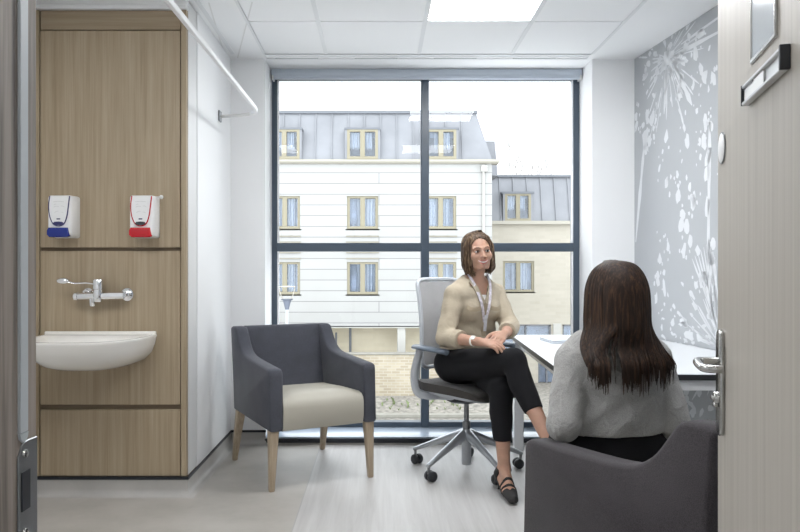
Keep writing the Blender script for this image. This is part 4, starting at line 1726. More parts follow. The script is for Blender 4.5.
g = G()
g.tube([(0, 0, 0), (0, 0, lz(309))], [0.05, 0.04], 12)
g.build('pole', M['pole'], t)
g = G()
g.lathe([(0.0, lz(309.5)), (0.05, lz(309.5)), (0.085, lz(304)), (0.11, lz(300.5)), (0.15, lz(300)), (0.165, lz(299)), (0.0, lz(298.7))], 20)
g.build('cone', M['lampgrey'], t)
for s in (1, -1):
    g = G()
    g.tube(spline([(s * 0.10, 0, lz(299)), (s * 0.16, 0, lz(295)), (s * 0.20, 0, lz(289)), (s * 0.205, 0, lz(286.5))], 5), 0.012, 8)
    g.build('arm', M['gutter'], t)
g = G()
g.lathe([(0.0, lz(287)), (0.235, lz(287)), (0.24, lz(286.4)), (0.0, lz(285.6))], 24)
g.build('top_disc', M['gutter'], t)


# bare trees behind the roofs -----------------------------------------------------------
def bare_tree(x, y, h, seed, label):
    rnd = random.Random(seed)
    t = thing('bare_tree', label, 'tree', (x, y, GZ))
    g = G()
    tw = G()

    def grow(p, d, l, r, lev):
        e = p + d * l
        (g if lev < 2 else tw).tube([p, p.lerp(e, 0.5) + Vector((rnd.uniform(-1, 1), rnd.uniform(-1, 1), 0)) * l * 0.04, e], [r, r * 0.85, r * 0.65], 5)
        if lev >= 5:
            return
        for _ in range(3 if lev else 5):
            nd = (d + Vector((rnd.uniform(-1, 1), rnd.uniform(-1, 1), rnd.uniform(-0.25, 0.6))) * 0.75).normalized()
            grow(e, nd, l * rnd.uniform(0.62, 0.8), r * 0.6, lev + 1)
    grow(Vector((0, 0, 0)), Vector((0, 0, 1)), h * 0.42, 0.16, 0)
    g.build('trunk', M['twig'], t, fix=False)
    tw.build('branches', M['twig'], t, fix=False)


bare_tree(10.8, 44, 10.6, 3, 'faint bare tree showing above the zinc roof by the right window edge')

# =================================================================== PEOPLE
# Figures are grown as one continuous surface from rounded limbs (signed distances), then meshed.
def V3(*a):
    return np.array(a, dtype=np.float64)


def smin(a, b, k):
    h = np.clip(0.5 + 0.5 * (b - a) / k, 0, 1)
    return b + (a - b) * h - k * h * (1 - h)


def rcone(p, a, b, ra, rb):
    a, b = np.asarray(a, float), np.asarray(b, float)
    ba = b - a
    h = np.clip(((p - a) @ ba) / (ba @ ba + 1e-12), 0, 1)
    return np.linalg.norm(p - a - h[:, None] * ba, axis=1) - (ra + (rb - ra) * h)


def chain(p, pts, rs, k=0.0):
    d = None
    for i in range(len(pts) - 1):
        e = rcone(p, pts[i], pts[i + 1], rs[i], rs[i + 1])
        d = e if d is None else (np.minimum(d, e) if k == 0 else smin(d, e, k))
    return d


def ellip(p, c, r, R=None):
    q = p - np.asarray(c, float)
    if R is not None:
        q = q @ R
    r = np.asarray(r, float)
    k0 = np.linalg.norm(q / r, axis=1)
    k1 = np.linalg.norm(q / (r * r), axis=1)
    return k0 * (k0 - 1) / np.maximum(k1, 1e-9)


def ball(p, c, r):
    return np.linalg.norm(p - np.asarray(c, float), axis=1) - r


def basis(yaw, pitch=0.0, roll=0.0):
    """columns: right-hand x, back y, up z of a figure that faces local -y"""
    R = Matrix.Rotation(yaw, 3, 'Z') @ Matrix.Rotation(pitch, 3, 'X') @ Matrix.Rotation(roll, 3, 'Y')
    return np.array(R)


def mesh_sdf(sdf, lo, hi, h):
    """surface nets over the blocks that the surface passes through"""
    B = 8
    lo = np.asarray(lo, float)
    nb = np.ceil((np.asarray(hi, float) - lo) / (h * B)).astype(int)
    ii = np.stack(np.meshgrid(*[np.arange(n) for n in nb], indexing='ij'), -1).reshape(-1, 3)
    cen = lo + (ii * B + (B - 1) / 2) * h
    dc = np.concatenate([sdf(c) for c in np.array_split(cen, max(1, len(cen) // 60000))])
    D = np.repeat(np.repeat(np.repeat(dc.reshape(nb), B, 0), B, 1), B, 2).astype(np.float32)
    act = ii[np.abs(dc) < h * B * 0.87 * 1.5 + 0.012]
    off = np.stack(np.meshgrid(*[np.arange(B)] * 3, indexing='ij'), -1).reshape(-1, 3)
    for blk in np.array_split(act, max(1, len(act) // 150)):
        idx = (blk[:, None, :] * B + off[None]).reshape(-1, 3)
        D[idx[:, 0], idx[:, 1], idx[:, 2]] = sdf(lo + idx * h)
    S = D < 0
    nx, ny, nz = D.shape
    cs = [(a, b, c) for a in (0, 1) for b in (0, 1) for c in (0, 1)]
    sl = lambda A, a, b, c: A[a:nx - 1 + a, b:ny - 1 + b, c:nz - 1 + c]
    cnt = sum(sl(S, *c).astype(np.int8) for c in cs)
    mask = (cnt > 0) & (cnt < 8)
    cells = np.argwhere(mask)
    acc = np.zeros((len(cells), 3))
    num = np.zeros(len(cells))
    for c0 in cs:
        for ax in range(3):
            if c0[ax]:
                continue
            c1 = list(c0)
            c1[ax] = 1
            p0, p1 = cells + c0, cells + c1
            d0 = D[p0[:, 0], p0[:, 1], p0[:, 2]].astype(float)
            d1 = D[p1[:, 0], p1[:, 1], p1[:, 2]].astype(float)
            m = (d0 < 0) != (d1 < 0)
            t = np.where(m, d0 / np.where(m, d0 - d1, 1), 0)
            q = p0.astype(float)
            q[:, ax] += t
            acc[m] += q[m]
            num[m] += 1
    verts = lo + acc / num[:, None] * h
    idx = -np.ones(mask.shape, dtype=np.int64)
    idx[mask] = np.arange(len(cells))
    quads = []
    for ax in range(3):
        u, v = (ax + 1) % 3, (ax + 2) % 3
        sa = [slice(0, n) for n in D.shape]
        sb = list(sa)
        sa[ax] = slice(0, D.shape[ax] - 1)
        sb[ax] = slice(1, D.shape[ax])
        ch = S[tuple(sa)] != S[tuple(sb)]
        e = np.argwhere(ch)
        e = e[(e[:, u] > 0) & (e[:, v] > 0) & (e[:, u] < D.shape[u] - 1) & (e[:, v] < D.shape[v] - 1)]
        inside = S[e[:, 0], e[:, 1], e[:, 2]]
        q = []
        for du, dv in ((-1, -1), (0, -1), (0, 0), (-1, 0)):
            c = e.copy()
            c[:, u] += du
            c[:, v] += dv
            q.append(idx[c[:, 0], c[:, 1], c[:, 2]])
        q = np.stack(q, 1)
        q[~inside] = q[~inside][:, ::-1]
        quads.append(q)
    quads = np.concatenate(quads)
    quads = quads[(quads >= 0).all(1)]
    return verts, quads


def sdf_object(name, sdf, lo, hi, h, mat, parent):
    v, q = mesh_sdf(sdf, lo, hi, h)
    me = bpy.data.meshes.new(name)
    me.from_pydata(v.tolist(), [], q.tolist())
    me.polygons.foreach_set('use_smooth', [True] * len(me.polygons))
    me.materials.append(mat)
    me.update()
    o = bpy.data.objects.new(name, me)
    COL.objects.link(o)
    if parent is not None:
        o.parent = parent
        o.location = -Vector(parent.location)
    return o


def pull(sdf, pts, off=0.0, it=12):
    """move points onto a surface along its gradient"""
    p = np.array([list(q) for q in pts], float)
    e = 0.002
    for _ in range(it):
        d = sdf(p) - off
        gr = np.stack([sdf(p + np.eye(3)[k] * e) - sdf(p - np.eye(3)[k] * e) for k in range(3)], 1)
        gr /= np.maximum(np.linalg.norm(gr, axis=1, keepdims=True), 1e-9)
        p -= gr * d[:, None] * 0.8
    return [Vector(q) for q in p]


def wrinkle(p, amp, seed, sc=(1, 1, 1)):
    r = np.random.RandomState(seed)
    w = np.zeros(len(p))
    for _ in range(7):
        k = r.normal(size=3) * 26 * np.asarray(sc)
        w += np.sin(p @ k + r.uniform(0, 6.28))
    return amp * w / 3.0


def hand_sdf(W, fdir, back, side, curl, size=1.0, spread=0.10):
    """palm, four bent fingers of different lengths and a thumb off the side of the palm.
    W wrist, fdir towards the fingers, back = back of the hand, side = thumb side (+1/-1 of back x fdir)"""
    W = np.asarray(W, float)
    f = np.asarray(fdir, float)
    f /= np.linalg.norm(f)
    b = np.asarray(back, float)
    b -= f * (b @ f)
    b /= np.linalg.norm(b)
    s = np.cross(b, f) * side
    z = size
    kn = [W + f * l * z + s * w * z + b * 0.004 for l, w in ((0.085, 0.026), (0.090, 0.008), (0.086, -0.010), (0.078, -0.026))]
    fingers = []
    for i, (K, L) in enumerate(zip(kn, (0.066, 0.074, 0.069, 0.054))):
        pts = [K]
        a = 0.0
        d0 = f + s * spread * (1.5 - i) * 0.35
        for q, (fr, c) in enumerate(((0.45, curl[0]), (0.31, curl[1]), (0.24, curl[2]))):
            a += c
            d = d0 * math.cos(a) - b * math.sin(a)
            pts.append(pts[-1] + d / np.linalg.norm(d) * L * fr * z)
        fingers.append((pts, [0.0092 * z, 0.0082 * z, 0.0074 * z, 0.0062 * z]))
    T0 = W + f * 0.022 * z + s * 0.022 * z - b * 0.004
    T1 = W + f * 0.052 * z + s * 0.044 * z - b * 0.010
    T2 = T1 + (f * 0.85 + s * 0.32 - b * 0.25) * 0.032 * z
    T3 = T2 + (f * 0.95 + s * 0.02 - b * 0.30) * 0.026 * z

    def sdf(p):
        d = rcone(p, W, W + f * 0.02 * z, 0.021 * z, 0.020 * z)
        for K, w in zip(kn, (0.016, 0.0165, 0.016, 0.015)):
            d = smin(d, rcone(p, W + (K - W) * 0.18, K, 0.0155 * z, 0.0105 * z), 0.010)
        for pts, rs in fingers:
            d = smin(d, chain(p, pts, rs), 0.0035)
        d = smin(d, chain(p, [T0, T1, T2, T3], [0.017 * z, 0.0135 * z, 0.0105 * z, 0.0078 * z]), 0.007)
        return d
    return sdf


HS = 0.95


def head_sdf(c, R, smile=True):
    c = np.asarray(c, float)

    def sdf(p):
        q = (p - c) @ R / HS
        d = ellip(q, (0, 0.016, 0.036), (0.072, 0.092, 0.080))
        d = smin(d, ellip(q, (0, -0.030, -0.014), (0.060, 0.060, 0.076)), 0.030)
        d = smin(d, ellip(q, (0, -0.046, -0.062), (0.038, 0.038, 0.030)), 0.028)
        d = smin(d, ball(q, (0, -0.078, -0.084), 0.013), 0.016)
        for s in (1, -1):
            d = smin(d, ball(q, (s * 0.040, -0.064, -0.022), 0.023), 0.020)          # cheekbone
            d = smin(d, rcone(q, (s * 0.055, 0.0, -0.045), (s * 0.030, -0.055, -0.085), 0.018, 0.014), 0.022)  # jaw
            d = smin(d, rcone(q, (s * 0.012, -0.083, 0.024), (s * 0.043, -0.070, 0.024), 0.008, 0.009), 0.012)  # brow
            d = -smin(-d, ball(q, (s * 0.0305, -0.098, 0.006), 0.0165), 0.010)        # socket
            d = smin(d, ellip(q, (s * 0.0305, -0.0765, 0.006), (0.0150, 0.0125, 0.0110)), 0.003)  # lids
            ear = ellip(q, (s * 0.074, 0.012, -0.005), (0.010, 0.019, 0.031))
            d = smin(d, ear, 0.006)
        d = smin(d, chain(q, [(0, -0.084, 0.016), (0, -0.094, -0.004), (0, -0.103, -0.022)], [0.0065, 0.0085, 0.0105]), 0.010)
        for s in (1, -1):
            d = smin(d, ball(q, (s * 0.0105, -0.093, -0.026), 0.0075), 0.005)
        d = smin(d, ellip(q, (0, -0.080, -0.053), (0.028, 0.013, 0.017)), 0.012)      # muzzle round the mouth
        return d * HS
    return sdf


class Figure:
    """joints in world space; everything is derived from them"""

    def __init__(self, J, yaw, pitch=0.0, roll=0.0, head_yaw=0.0, head_pitch=0.0, head_roll=0.0):
        self.J = {k: np.array(list(v), float) for k, v in J.items()}
        self.R = basis(yaw, pitch, roll)
        self.HR = basis(head_yaw, head_pitch, head_roll)

    def torso(self, p, o=0.0):
        J, R = self.J, self.R
        d = ellip(p, J['pelvis'], (0.165 + o, 0.115 + o, 0.115 + o), R)
        d = smin(d, ellip(p, J['waist'], (0.128 + o, 0.092 + o, 0.13 + o), R), 0.07)
        d = smin(d, ellip(p, J['chest'], (0.140 + o, 0.098 + o, 0.150 + o), R), 0.07)
        d = smin(d, chain(p, [J['shR'], J['chest'] + R @ V3(0, 0.01, 0.105), J['shL']], [0.040 + o, 0.062 + o, 0.040 + o]), 0.06)
        for s in (1, -1):
            d = smin(d, ball(p, J['chest'] + R @ V3(s * 0.064, -0.068, -0.020), 0.038 + o), 0.035)
        return d

    def neck(self, p, o=0.0):
        J = self.J
        return chain(p, [J['chest'] + self.R @ V3(0, 0.02, 0.10), J['neck'], J['head'] + self.HR @ V3(0, 0.012, -0.05)], [0.066 + o, 0.050 + o, 0.048 + o])

    def arm(self, p, s, o=0.0, k=1.0):
        J = self.J
        sh, el, wr = J['sh' + s], J['el' + s], J['wr' + s]
        d = chain(p, [sh, sh * 0.5 + el * 0.5, el], [0.043 + o, 0.041 + o, 0.036 + o])
        return smin(d, chain(p, [el, el * 0.65 + wr * 0.35, wr], [0.036 + o, 0.036 + o, 0.022 + o * k]), 0.015)

    def leg(self, p, s, o=0.0):
        J = self.J
        h, kn, an = J['hip' + s], J['kn' + s], J['an' + s]
        d = chain(p, [h, h * 0.5 + kn * 0.5, kn], [0.088 + o, 0.074 + o, 0.056 + o])
        sh = an - kn
        back = self.calf.get(s, np.zeros(3))
        calf = kn + sh * 0.30 + back * 0.018
        return smin(d, chain(p, [kn, calf, kn + sh * 0.68 + back * 0.006, an], [0.053 + o, 0.053 + o, 0.038 + o, 0.031 + o]), 0.02)

    calf = {}

    def foot(self, p, s, o=0.0):
        J = self.J
        an, he, ba, to = J['an' + s], J['he' + s], J['ba' + s], J['to' + s]
        d = chain(p, [an, an * 0.4 + ba * 0.6 + V3(0, 0, 0.012), ba], [0.031 + o, 0.027 + o, 0.022 + o])
        w = np.cross(to - he, V3(0, 0, 1))
        w /= np.linalg.norm(w)
        for t in (-1, 1):
            d = smin(d, chain(p, [he, ba + w * 0.018 * t, to + w * 0.009 * t], [0.027 + o, 0.019 + o, 0.013 + o]), 0.015)
        return smin(d, rcone(p, an, he, 0.030 + o, 0.027 + o), 0.015)

    def skin(self, hands=()):
        hd = head_sdf(self.J['head'], self.HR)

        def sdf(p):
            d = self.torso(p)
            d = smin(d, self.neck(p), 0.03)
            d = smin(d, hd(p), 0.012)
            for s in 'RL':
                d = smin(d, self.arm(p, s), 0.03)
                d = smin(d, self.leg(p, s), 0.04)
                d = smin(d, self.foot(p, s), 0.012)
            for h in hands:
                d = smin(d, h(p), 0.010)
            return d
        self.sdf = sdf
        return sdf

    def bounds(self, m=0.16):
        a = np.array(list(self.J.values()))
        return a.min(0) - m, a.max(0) + m

    def hl(self, x, y, z):
        """head-local point in the world"""
        return Vector(self.J['head'] + self.HR @ V3(x, y, z) * HS)


def face_front(fig, pts, off=0.0):
    """head-local (x, z) pairs -> points lying on the face (searched from the front)"""
    out = []
    hd = head_sdf(fig.J['head'], fig.HR)
    for x, z in pts:
        ys = np.linspace(-0.13, -0.04, 181)
        q = np.array([fig.J['head'] + fig.HR @ V3(x, y, z) * HS for y in ys])
        d = hd(q)
        i = int(np.argmax(d < 0)) if (d < 0).any() else 90
        out.append(fig.hl(x, ys[i] - off, z))
    return out


def under_p(o, par):
    o.parent = par
    o.location = -Vector(par.location)
    return o


def add_face(fig, par):
    for s in (1, -1):
        c = fig.hl(s * 0.0305, -0.0800, 0.0055)
        R = Matrix(fig.HR.tolist()).to_4x4()
        R.translation = c
        g = G()
        g.ball((0, 0, 0), (0.0135, 0.0100, 0.0054), 16, X=R)
        e = under_p(g.build('eye', M['eyewhite'], None), par)
        g = G()
        g.ball((s * -0.0005, -0.0082, 0.0003), (0.0058, 0.0030, 0.0052), 14, X=R)
        g.build('iris', M['iris'], e)
        g = G()
        g.tube(face_front(fig, [(s * x, z) for x, z in ((0.0155, 0.0070), (0.022, 0.0120), (0.031, 0.0135), (0.040, 0.0110), (0.046, 0.0060))], 0.0015), [0.0010, 0.0020, 0.0024, 0.0022, 0.0010], 8)
        under_p(g.build('eyelashes', M['iris'], None), par)
        g = G()
        g.tube(face_front(fig, [(s * x, z) for x, z in ((0.013, 0.0250), (0.024, 0.0300), (0.036, 0.0310), (0.048, 0.0245))], 0.0012), [0.0020, 0.0030, 0.0026, 0.0010], 8, flat=0.7)
        under_p(g.build('eyebrow', M['brow'], None), par)
    xs = [-0.029, -0.0195, -0.0095, 0, 0.0095, 0.0195, 0.029]
    up_ = [(x, -0.0500 + 11.0 * x * x * 0.85) for x in xs]
    lo_ = [(x, -0.0650 + 24.5 * x * x * 0.85) for x in xs]
    a, b = face_front(fig, up_, 0.0012), face_front(fig, lo_, 0.0012)
    g = G()
    for i in range(6):
        g.add([a[i], a[i + 1], b[i + 1], b[i]], [[0, 1, 2, 3]])
    under_p(g.build('teeth', M['teeth'], None, smooth=60), par)
    g = G()
    g.tube(face_front(fig, up_, 0.0010), [0.0010, 0.0024, 0.0030, 0.0026, 0.0030, 0.0024, 0.0010], 8)
    g.tube(face_front(fig, lo_, 0.0010), [0.0010, 0.0026, 0.0036, 0.0040, 0.0036, 0.0026, 0.0010], 8)
    under_p(g.build('lips', M['lip'], None), par)


def strands(fig, guide, count, seg, rad, seed, surface, taper=0.35):
    """locks of hair following guide(u, v, rnd) -> list of control points"""
    rnd = random.Random(seed)
    g = G()
    for i in range(count):
        pts = guide(i, count, rnd)
        sp = spline(pts, seg)
        n = len(sp)
        r0 = rad * rnd.uniform(0.7, 1.3)
        rs = [r0 * (0.55 + 0.45 * min(1, 4 * k / n)) * (1 - (1 - taper) * max(0, (k / n - 0.6) / 0.4)) for k in range(n)]
        g.tube(sp, rs, 5, flat=0.55)
    return g


# ------------------------------------------------------------------ the person in khaki, facing us
def Wp(px, py, d):
    return P(px, py, d)


A = Figure({
    'pelvis': (0.485, 4.12, 0.625), 'waist': (0.515, 4.105, 0.80), 'chest': (0.542, 4.075, 0.955),
    'shR': (0.422, 3.985, 1.016), 'shL': (0.672, 4.135, 1.020),
    'neck': (0.546, 4.065, 1.12), 'head': (0.556, 4.025, 1.255),
    'elR': (0.362, 3.915, 0.785), 'wrR': (0.520, 3.725, 0.782),
    'elL': (0.742, 4.045, 0.835), 'wrL': (0.668, 3.795, 0.815),
    'hipR': (0.415, 4.035, 0.615), 'hipL': (0.56, 4.165, 0.61),
    'knR': (0.690, 3.655, 0.690), 'knL': (0.640, 3.735, 0.535),
    'anR': (0.822, 3.430, 0.320), 'anL': (0.652, 3.725, 0.125),
    'heR': (0.800, 3.45, 0.275), 'baR': (0.865, 3.345, 0.235), 'toR': (0.895, 3.295, 0.200),
    'heL': (0.640, 3.755, 0.085), 'baL': (0.655, 3.605, 0.040), 'toL': (0.660, 3.520, 0.024),
}, math.radians(24), 0.02, 0.0, math.radians(11), 0.03, math.radians(-5))
A.calf = {'L': V3(-0.25, 0.95, 0.0), 'R': V3(-0.5, 0.6, -0.5)}
hR = hand_sdf(A.J['wrR'], (0.105, -0.060, -0.020), (-0.10, -0.35, 0.95), 1, (0.25, 0.45, 0.30), 0.98)
hL = hand_sdf(A.J['wrL'], (-0.075, -0.115, -0.030), (0.45, -0.15, 0.85), -1, (0.35, 0.55, 0.35), 0.98)
skinA = A.skin([hR, hL])
pa = thing('person', 'smiling person in a khaki blouse and black trousers sitting on the office chair', 'person', (0.485, 4.12, 0.50))
lo, hi = A.bounds()
bodyA = sdf_object('body', skinA, lo, hi, 0.0036, M['skin'], pa)
add_face(A, pa)

TR = A.R


def hem_cut(fig, s, frac):
    kn, an = fig.J['kn' + s], fig.J['an' + s]
    d = (an - kn) / np.linalg.norm(an - kn)
    c = kn + (an - kn) * frac
    return lambda p: (p - c) @ d


cutsA = {'L': hem_cut(A, 'L', 0.655), 'R': hem_cut(A, 'R', 0.60)}


def trousersA(p):
    d = ellip(p, A.J['pelvis'], (0.178, 0.128, 0.125), A.R)
    d = smin(d, ellip(p, A.J['waist'] - V3(0, 0, 0.06), (0.138, 0.104, 0.07), A.R), 0.04)
    w = wrinkle(p, 0.0022, 5)
    for s in 'RL':
        e = A.leg(p, s, 0.0075) + w
        e = np.maximum(e, cutsA[s](p))
        d = smin(d, e, 0.030)
    return d


sdf_object('trousers', trousersA, lo, hi, 0.0055, M['trouser'], pa)

cR = A.J['elR'] + (A.J['wrR'] - A.J['elR']) * 0.50
dR = (A.J['wrR'] - A.J['elR']) / np.linalg.norm(A.J['wrR'] - A.J['elR'])
cL = A.J['elL'] + (A.J['wrL'] - A.J['elL']) * 0.62
dL = (A.J['wrL'] - A.J['elL']) / np.linalg.norm(A.J['wrL'] - A.J['elL'])
VB = A.J['chest'] + TR @ V3(0.0, 0, 0.012)     # bottom of the V neck


def loc_t(p):
    return (p - VB) @ TR


def shirt_base(p):
    d = A.torso(p, 0.014)
    d = smin(d, ellip(p, A.J['waist'] - V3(0, 0, 0.035), (0.152, 0.120, 0.100), A.R), 0.06)
    d = smin(d, A.neck(p, 0.010), 0.03)
    q = (p - A.J['waist']) @ TR
    fold = 0.004 * np.sin(70 * q[:, 2] + 9 * q[:, 0] + 2.0 * np.sin(14 * q[:, 0])) * np.clip(1.2 - np.abs(q[:, 2] - 0.01) / 0.10, 0, 1)
    d = d + wrinkle(p, 0.0022, 3) + fold
    for s, c, dd in (('R', cR, dR), ('L', cL, dL)):
        e = A.arm(p, s, 0.013)
        t = (p - A.J['el' + s]) @ dd
        e = e + wrinkle(p, 0.0035, 8, (1.2, 1.2, 1.2)) * 1.0
        e = np.maximum(e, (p - c) @ dd)
        d = smin(d, e, 0.018)
    return d


def shirtA(p):
    d = shirt_base(p)
    q = loc_t(p)
    wedge = np.maximum((np.abs(q[:, 0]) - np.clip(q[:, 2], -1, 1) * 0.42) * 0.92, q[:, 1] + 0.01)
    d = np.maximum(d, -wedge)
    # neck opening: a tilted plane low at the front
    n = V3(0, -0.45, 0.89)
    opening = np.maximum(-((q - V3(0, 0.03, 0.150)) @ n), np.abs(q[:, 0]) - 0.075)
    d = np.maximum(d, -opening)
    d = np.maximum(d, 0.700 - p[:, 2])
    # placket ridge and rolled cuffs
    for c, dd in ((cR, dR), (cL, dL)):
        t = (p - c) @ dd
        ring = np.maximum(shirt_cuff(p, c, dd), np.abs(t + 0.020) - 0.020)
        d = smin(d, ring, 0.003)
    return d


def shirt_cuff(p, c, dd):
    s = 'R' if c is cR else 'L'
    return A.arm(p, s, 0.0165)


sdf_object('blouse', shirtA, lo, hi, 0.0042, M['shirt'], pa)


def camiA(p):
    q = loc_t(p)
    d = A.torso(p, 0.006)
    d = np.maximum(d, q[:, 2] - 0.052)
    d = np.maximum(d, np.abs(q[:, 0]) - 0.07)
    d = np.maximum(d, -0.12 - q[:, 2])
    d = np.maximum(d, q[:, 1])
    return d


sdf_object('undertop', camiA, lo, hi, 0.005, M['cami'], pa)


def shirt_front(p):
    return smin(smin(A.torso(p, 0.014), ellip(p, A.J['waist'] - V3(0, 0, 0.035), (0.152, 0.120, 0.100), A.R), 0.06), A.neck(p, 0.010), 0.03)


def surf_line(fn, pts, off, n=6):
    """torso-local (x, z) -> smooth line on the front of a garment"""
    w = []
    for x, z in pts:
        ys = np.linspace(-0.30, 0.05, 141)
        q = np.array([VB + TR @ V3(x, y, z) for y in ys])
        d = fn(q)
        i = int(np.argmax(d < 0)) if (d < 0).any() else 100
        w.append(Vector(q[i]) + Vector(TR @ V3(0, -off, 0)))
    return spline(w, n)


def band(g, line, w, th, up=None):
    """flat ribbon of width w lying along a line on the garment"""
    fr = Vector(TR @ V3(0, -1, 0))
    rings = []
    for i, p in enumerate(line):
        d = (line[min(i + 1, len(line) - 1)] - line[max(0, i - 1)]).normalized()
        n = d.cross(fr).normalized()
        rings.append([p + n * w / 2, p + n * w / 2 + fr * th, p - n * w / 2 + fr * th, p - n * w / 2])
    g.loft(rings)
    return g


# collar, placket, pocket flaps
for s in (1, -1):
    g = G()
    band(g, surf_line(shirt_front, [(s * 0.008, 0.005), (s * 0.030, 0.050), (s * 0.052, 0.100), (s * 0.066, 0.140)], 0.002), 0.026, 0.004)
    under_p(g.build('collar', M['shirt'], None), pa)
    g = G()
    ln = surf_line(shirt_front, [(s * 0.036, -0.020), (s * 0.060, -0.026), (s * 0.085, -0.026), (s * 0.108, -0.014)], 0.002)
    band(g, ln, 0.022, 0.003)
    under_p(g.build('pocket_flap', M['shirt_dk'], None), pa)
g = G()
band(g, surf_line(shirt_front, [(0.0, 0.004), (0.001, -0.06), (0.002, -0.12), (0.003, -0.18)], 0.001), 0.022, 0.003)
under_p(g.build('placket', M['shirt_dk'], None), pa)

# lanyard and badge
for s in (1, -1):
    g = G()
    band(g, surf_line(shirt_front, [(s * 0.062, 0.165), (s * 0.054, 0.115), (s * 0.038, 0.055), (s * 0.022, -0.01), (s * 0.004 + 0.006, -0.100)], 0.0065), 0.016, 0.0015)
    o = under_p(g.build('lanyard', M['ribbon'], None), pa)
g = G()
band(g, surf_line(shirt_front, [(0.008, -0.060), (0.008, -0.09), (0.008, -0.12), (0.008, -0.15)], 0.010), 0.019, 0.002)
under_p(g.build('badge', M['badge'], None), pa)
# watch on the right wrist
c = A.J['elR'] + (A.J['wrR'] - A.J['elR']) * 0.84
X = frame_at(c, dR, (0, -0.4, 0.9))
g = G()
g.lathe([(0.0265, -0.006), (0.0285, -0.004), (0.0285, 0.004), (0.0265, 0.006)], 24, X)
w = under_p(g.build('watch', M['watch'], None), pa)
g = G()
nrm = np.array([-0.15, -0.75, 0.65])
nrm /= np.linalg.norm(nrm)
X = frame_at(c + nrm * 0.027, nrm, dR)
g.lathe([(0.0, 0.0), (0.012, 0.0), (0.012, 0.005), (0.010, 0.007), (0.0, 0.007)], 20, X)
g.build('watch_face', M['watch'], w)


def shoe(fig, s, par):
    J = fig.J
    an, he, ba, to = J['an' + s], J['he' + s], J['ba' + s], J['to' + s]
    ax = to - he
    L = np.linalg.norm(ax)
    ax = ax / L
    w = np.cross(ax, V3(0, 0, 1))
    w /= np.linalg.norm(w)
    upv = np.cross(w, ax)

    def upper(p):
        d = fig.foot(p, s, 0.0048)
        t = (p - he) @ ax
        hgt = (p - he) @ upv
        side = np.abs((p - he) @ w)
        vamp = (0.70 * L - t) + np.maximum(0, 0.012 - side) * 0.9
        heelc = np.maximum(t - 0.16 * L, hgt - 0.045)
        reg = np.minimum(np.minimum(vamp, heelc), hgt + 0.012)
        point = rcone(p, to, to + ax * 0.018, 0.015, 0.007)
        return smin(np.maximum(d, reg), point, 0.006)

    def sole(p):
        d = fig.foot(p, s, 0.006)
        hgt = (p - he) @ upv
        line = np.maximum(d, hgt + 0.017)
        return line
    sdf = lambda p: np.minimum(upper(p), sole(p))
    pts = np.array([an, he, ba, to])
    o = sdf_object('shoe', sdf, pts.min(0) - 0.06, pts.max(0) + 0.06, 0.003, M['shoe'], par)
    g = G()
    hb = Vector(he) - Vector(upv) * 0.016 - Vector(ax) * 0.008
    top_r = 0.024
    gz = min(hb.z, 0.0) if s == 'R' else 0.0
    end = Vector((hb.x, hb.y, 0.0015)) if s == 'L' else hb - Vector(upv) * 0.055
    g.tube([hb + Vector(upv) * 0.012, hb.lerp(end, 0.35), end], [top_r, 0.016, 0.013], 14)
    h = g.build('heel', M['shoe'], None)
    h.parent = o
    for f in (0.50, 0.62):
        sd = lambda p: np.maximum(fig.foot(p, s, 0.0042), np.abs((p - he) @ ax - f * L) - 0.0055)
        b = sdf_object('strap', sd, pts.min(0) - 0.05, pts.max(0) + 0.05, 0.003, M['shoe'], None)
        b.parent = o
    return o


shoe(A, 'L', pa)
shoe(A, 'R', pa)

# hair: a shaped mass with locks over it, parted, falling to the shoulders
hdA = head_sdf(A.J['head'], A.HR)


def hair_baseA(p):
    q = (p - A.J['head']) @ A.HR / HS
    d = ellip(q, (0, 0.022, 0.042), (0.082, 0.098, 0.086))
    d = smin(d, chain(q, [(0, 0.075, 0.02), (0, 0.088, -0.06), (0, 0.080, -0.105)], [0.058, 0.050, 0.030]), 0.04)
    face = np.maximum(np.maximum(np.abs(q[:, 0]) - 0.067, q[:, 1] + 0.022), q[:, 2] - 0.083 + 3.0 * q[:, 0] ** 2 * 4)
    d = np.maximum(d, -face)
    for s in (1, -1):
        d = smin(d, chain(q, [(s * 0.054, -0.028, 0.082), (s * 0.075, -0.020, 0.030), (s * 0.079, -0.008, -0.04), (s * 0.076, -0.012, -0.095), (s * 0.064, -0.022, -0.118)], [0.014, 0.020, 0.022, 0.021, 0.010]), 0.016)
        d = smin(d, chain(q, [(s * 0.066, 0.03, 0.0), (s * 0.068, 0.035, -0.07), (s * 0.055, 0.035, -0.115)], [0.026, 0.026, 0.014]), 0.02)
    ang = np.arctan2(q[:, 0], -q[:, 1] + 0.02)
    d = d + 0.0016 * np.sin(ang * 46 + 12 * q[:, 2]) + 0.0012 * np.sin(ang * 83 + 3)
    return d * HS


hairA = sdf_object('hair', hair_baseA, A.J['head'] - V3(0.15, 0.17, 0.20), A.J['head'] + V3(0.15, 0.17, 0.17), 0.0034, M['hairA'], pa)


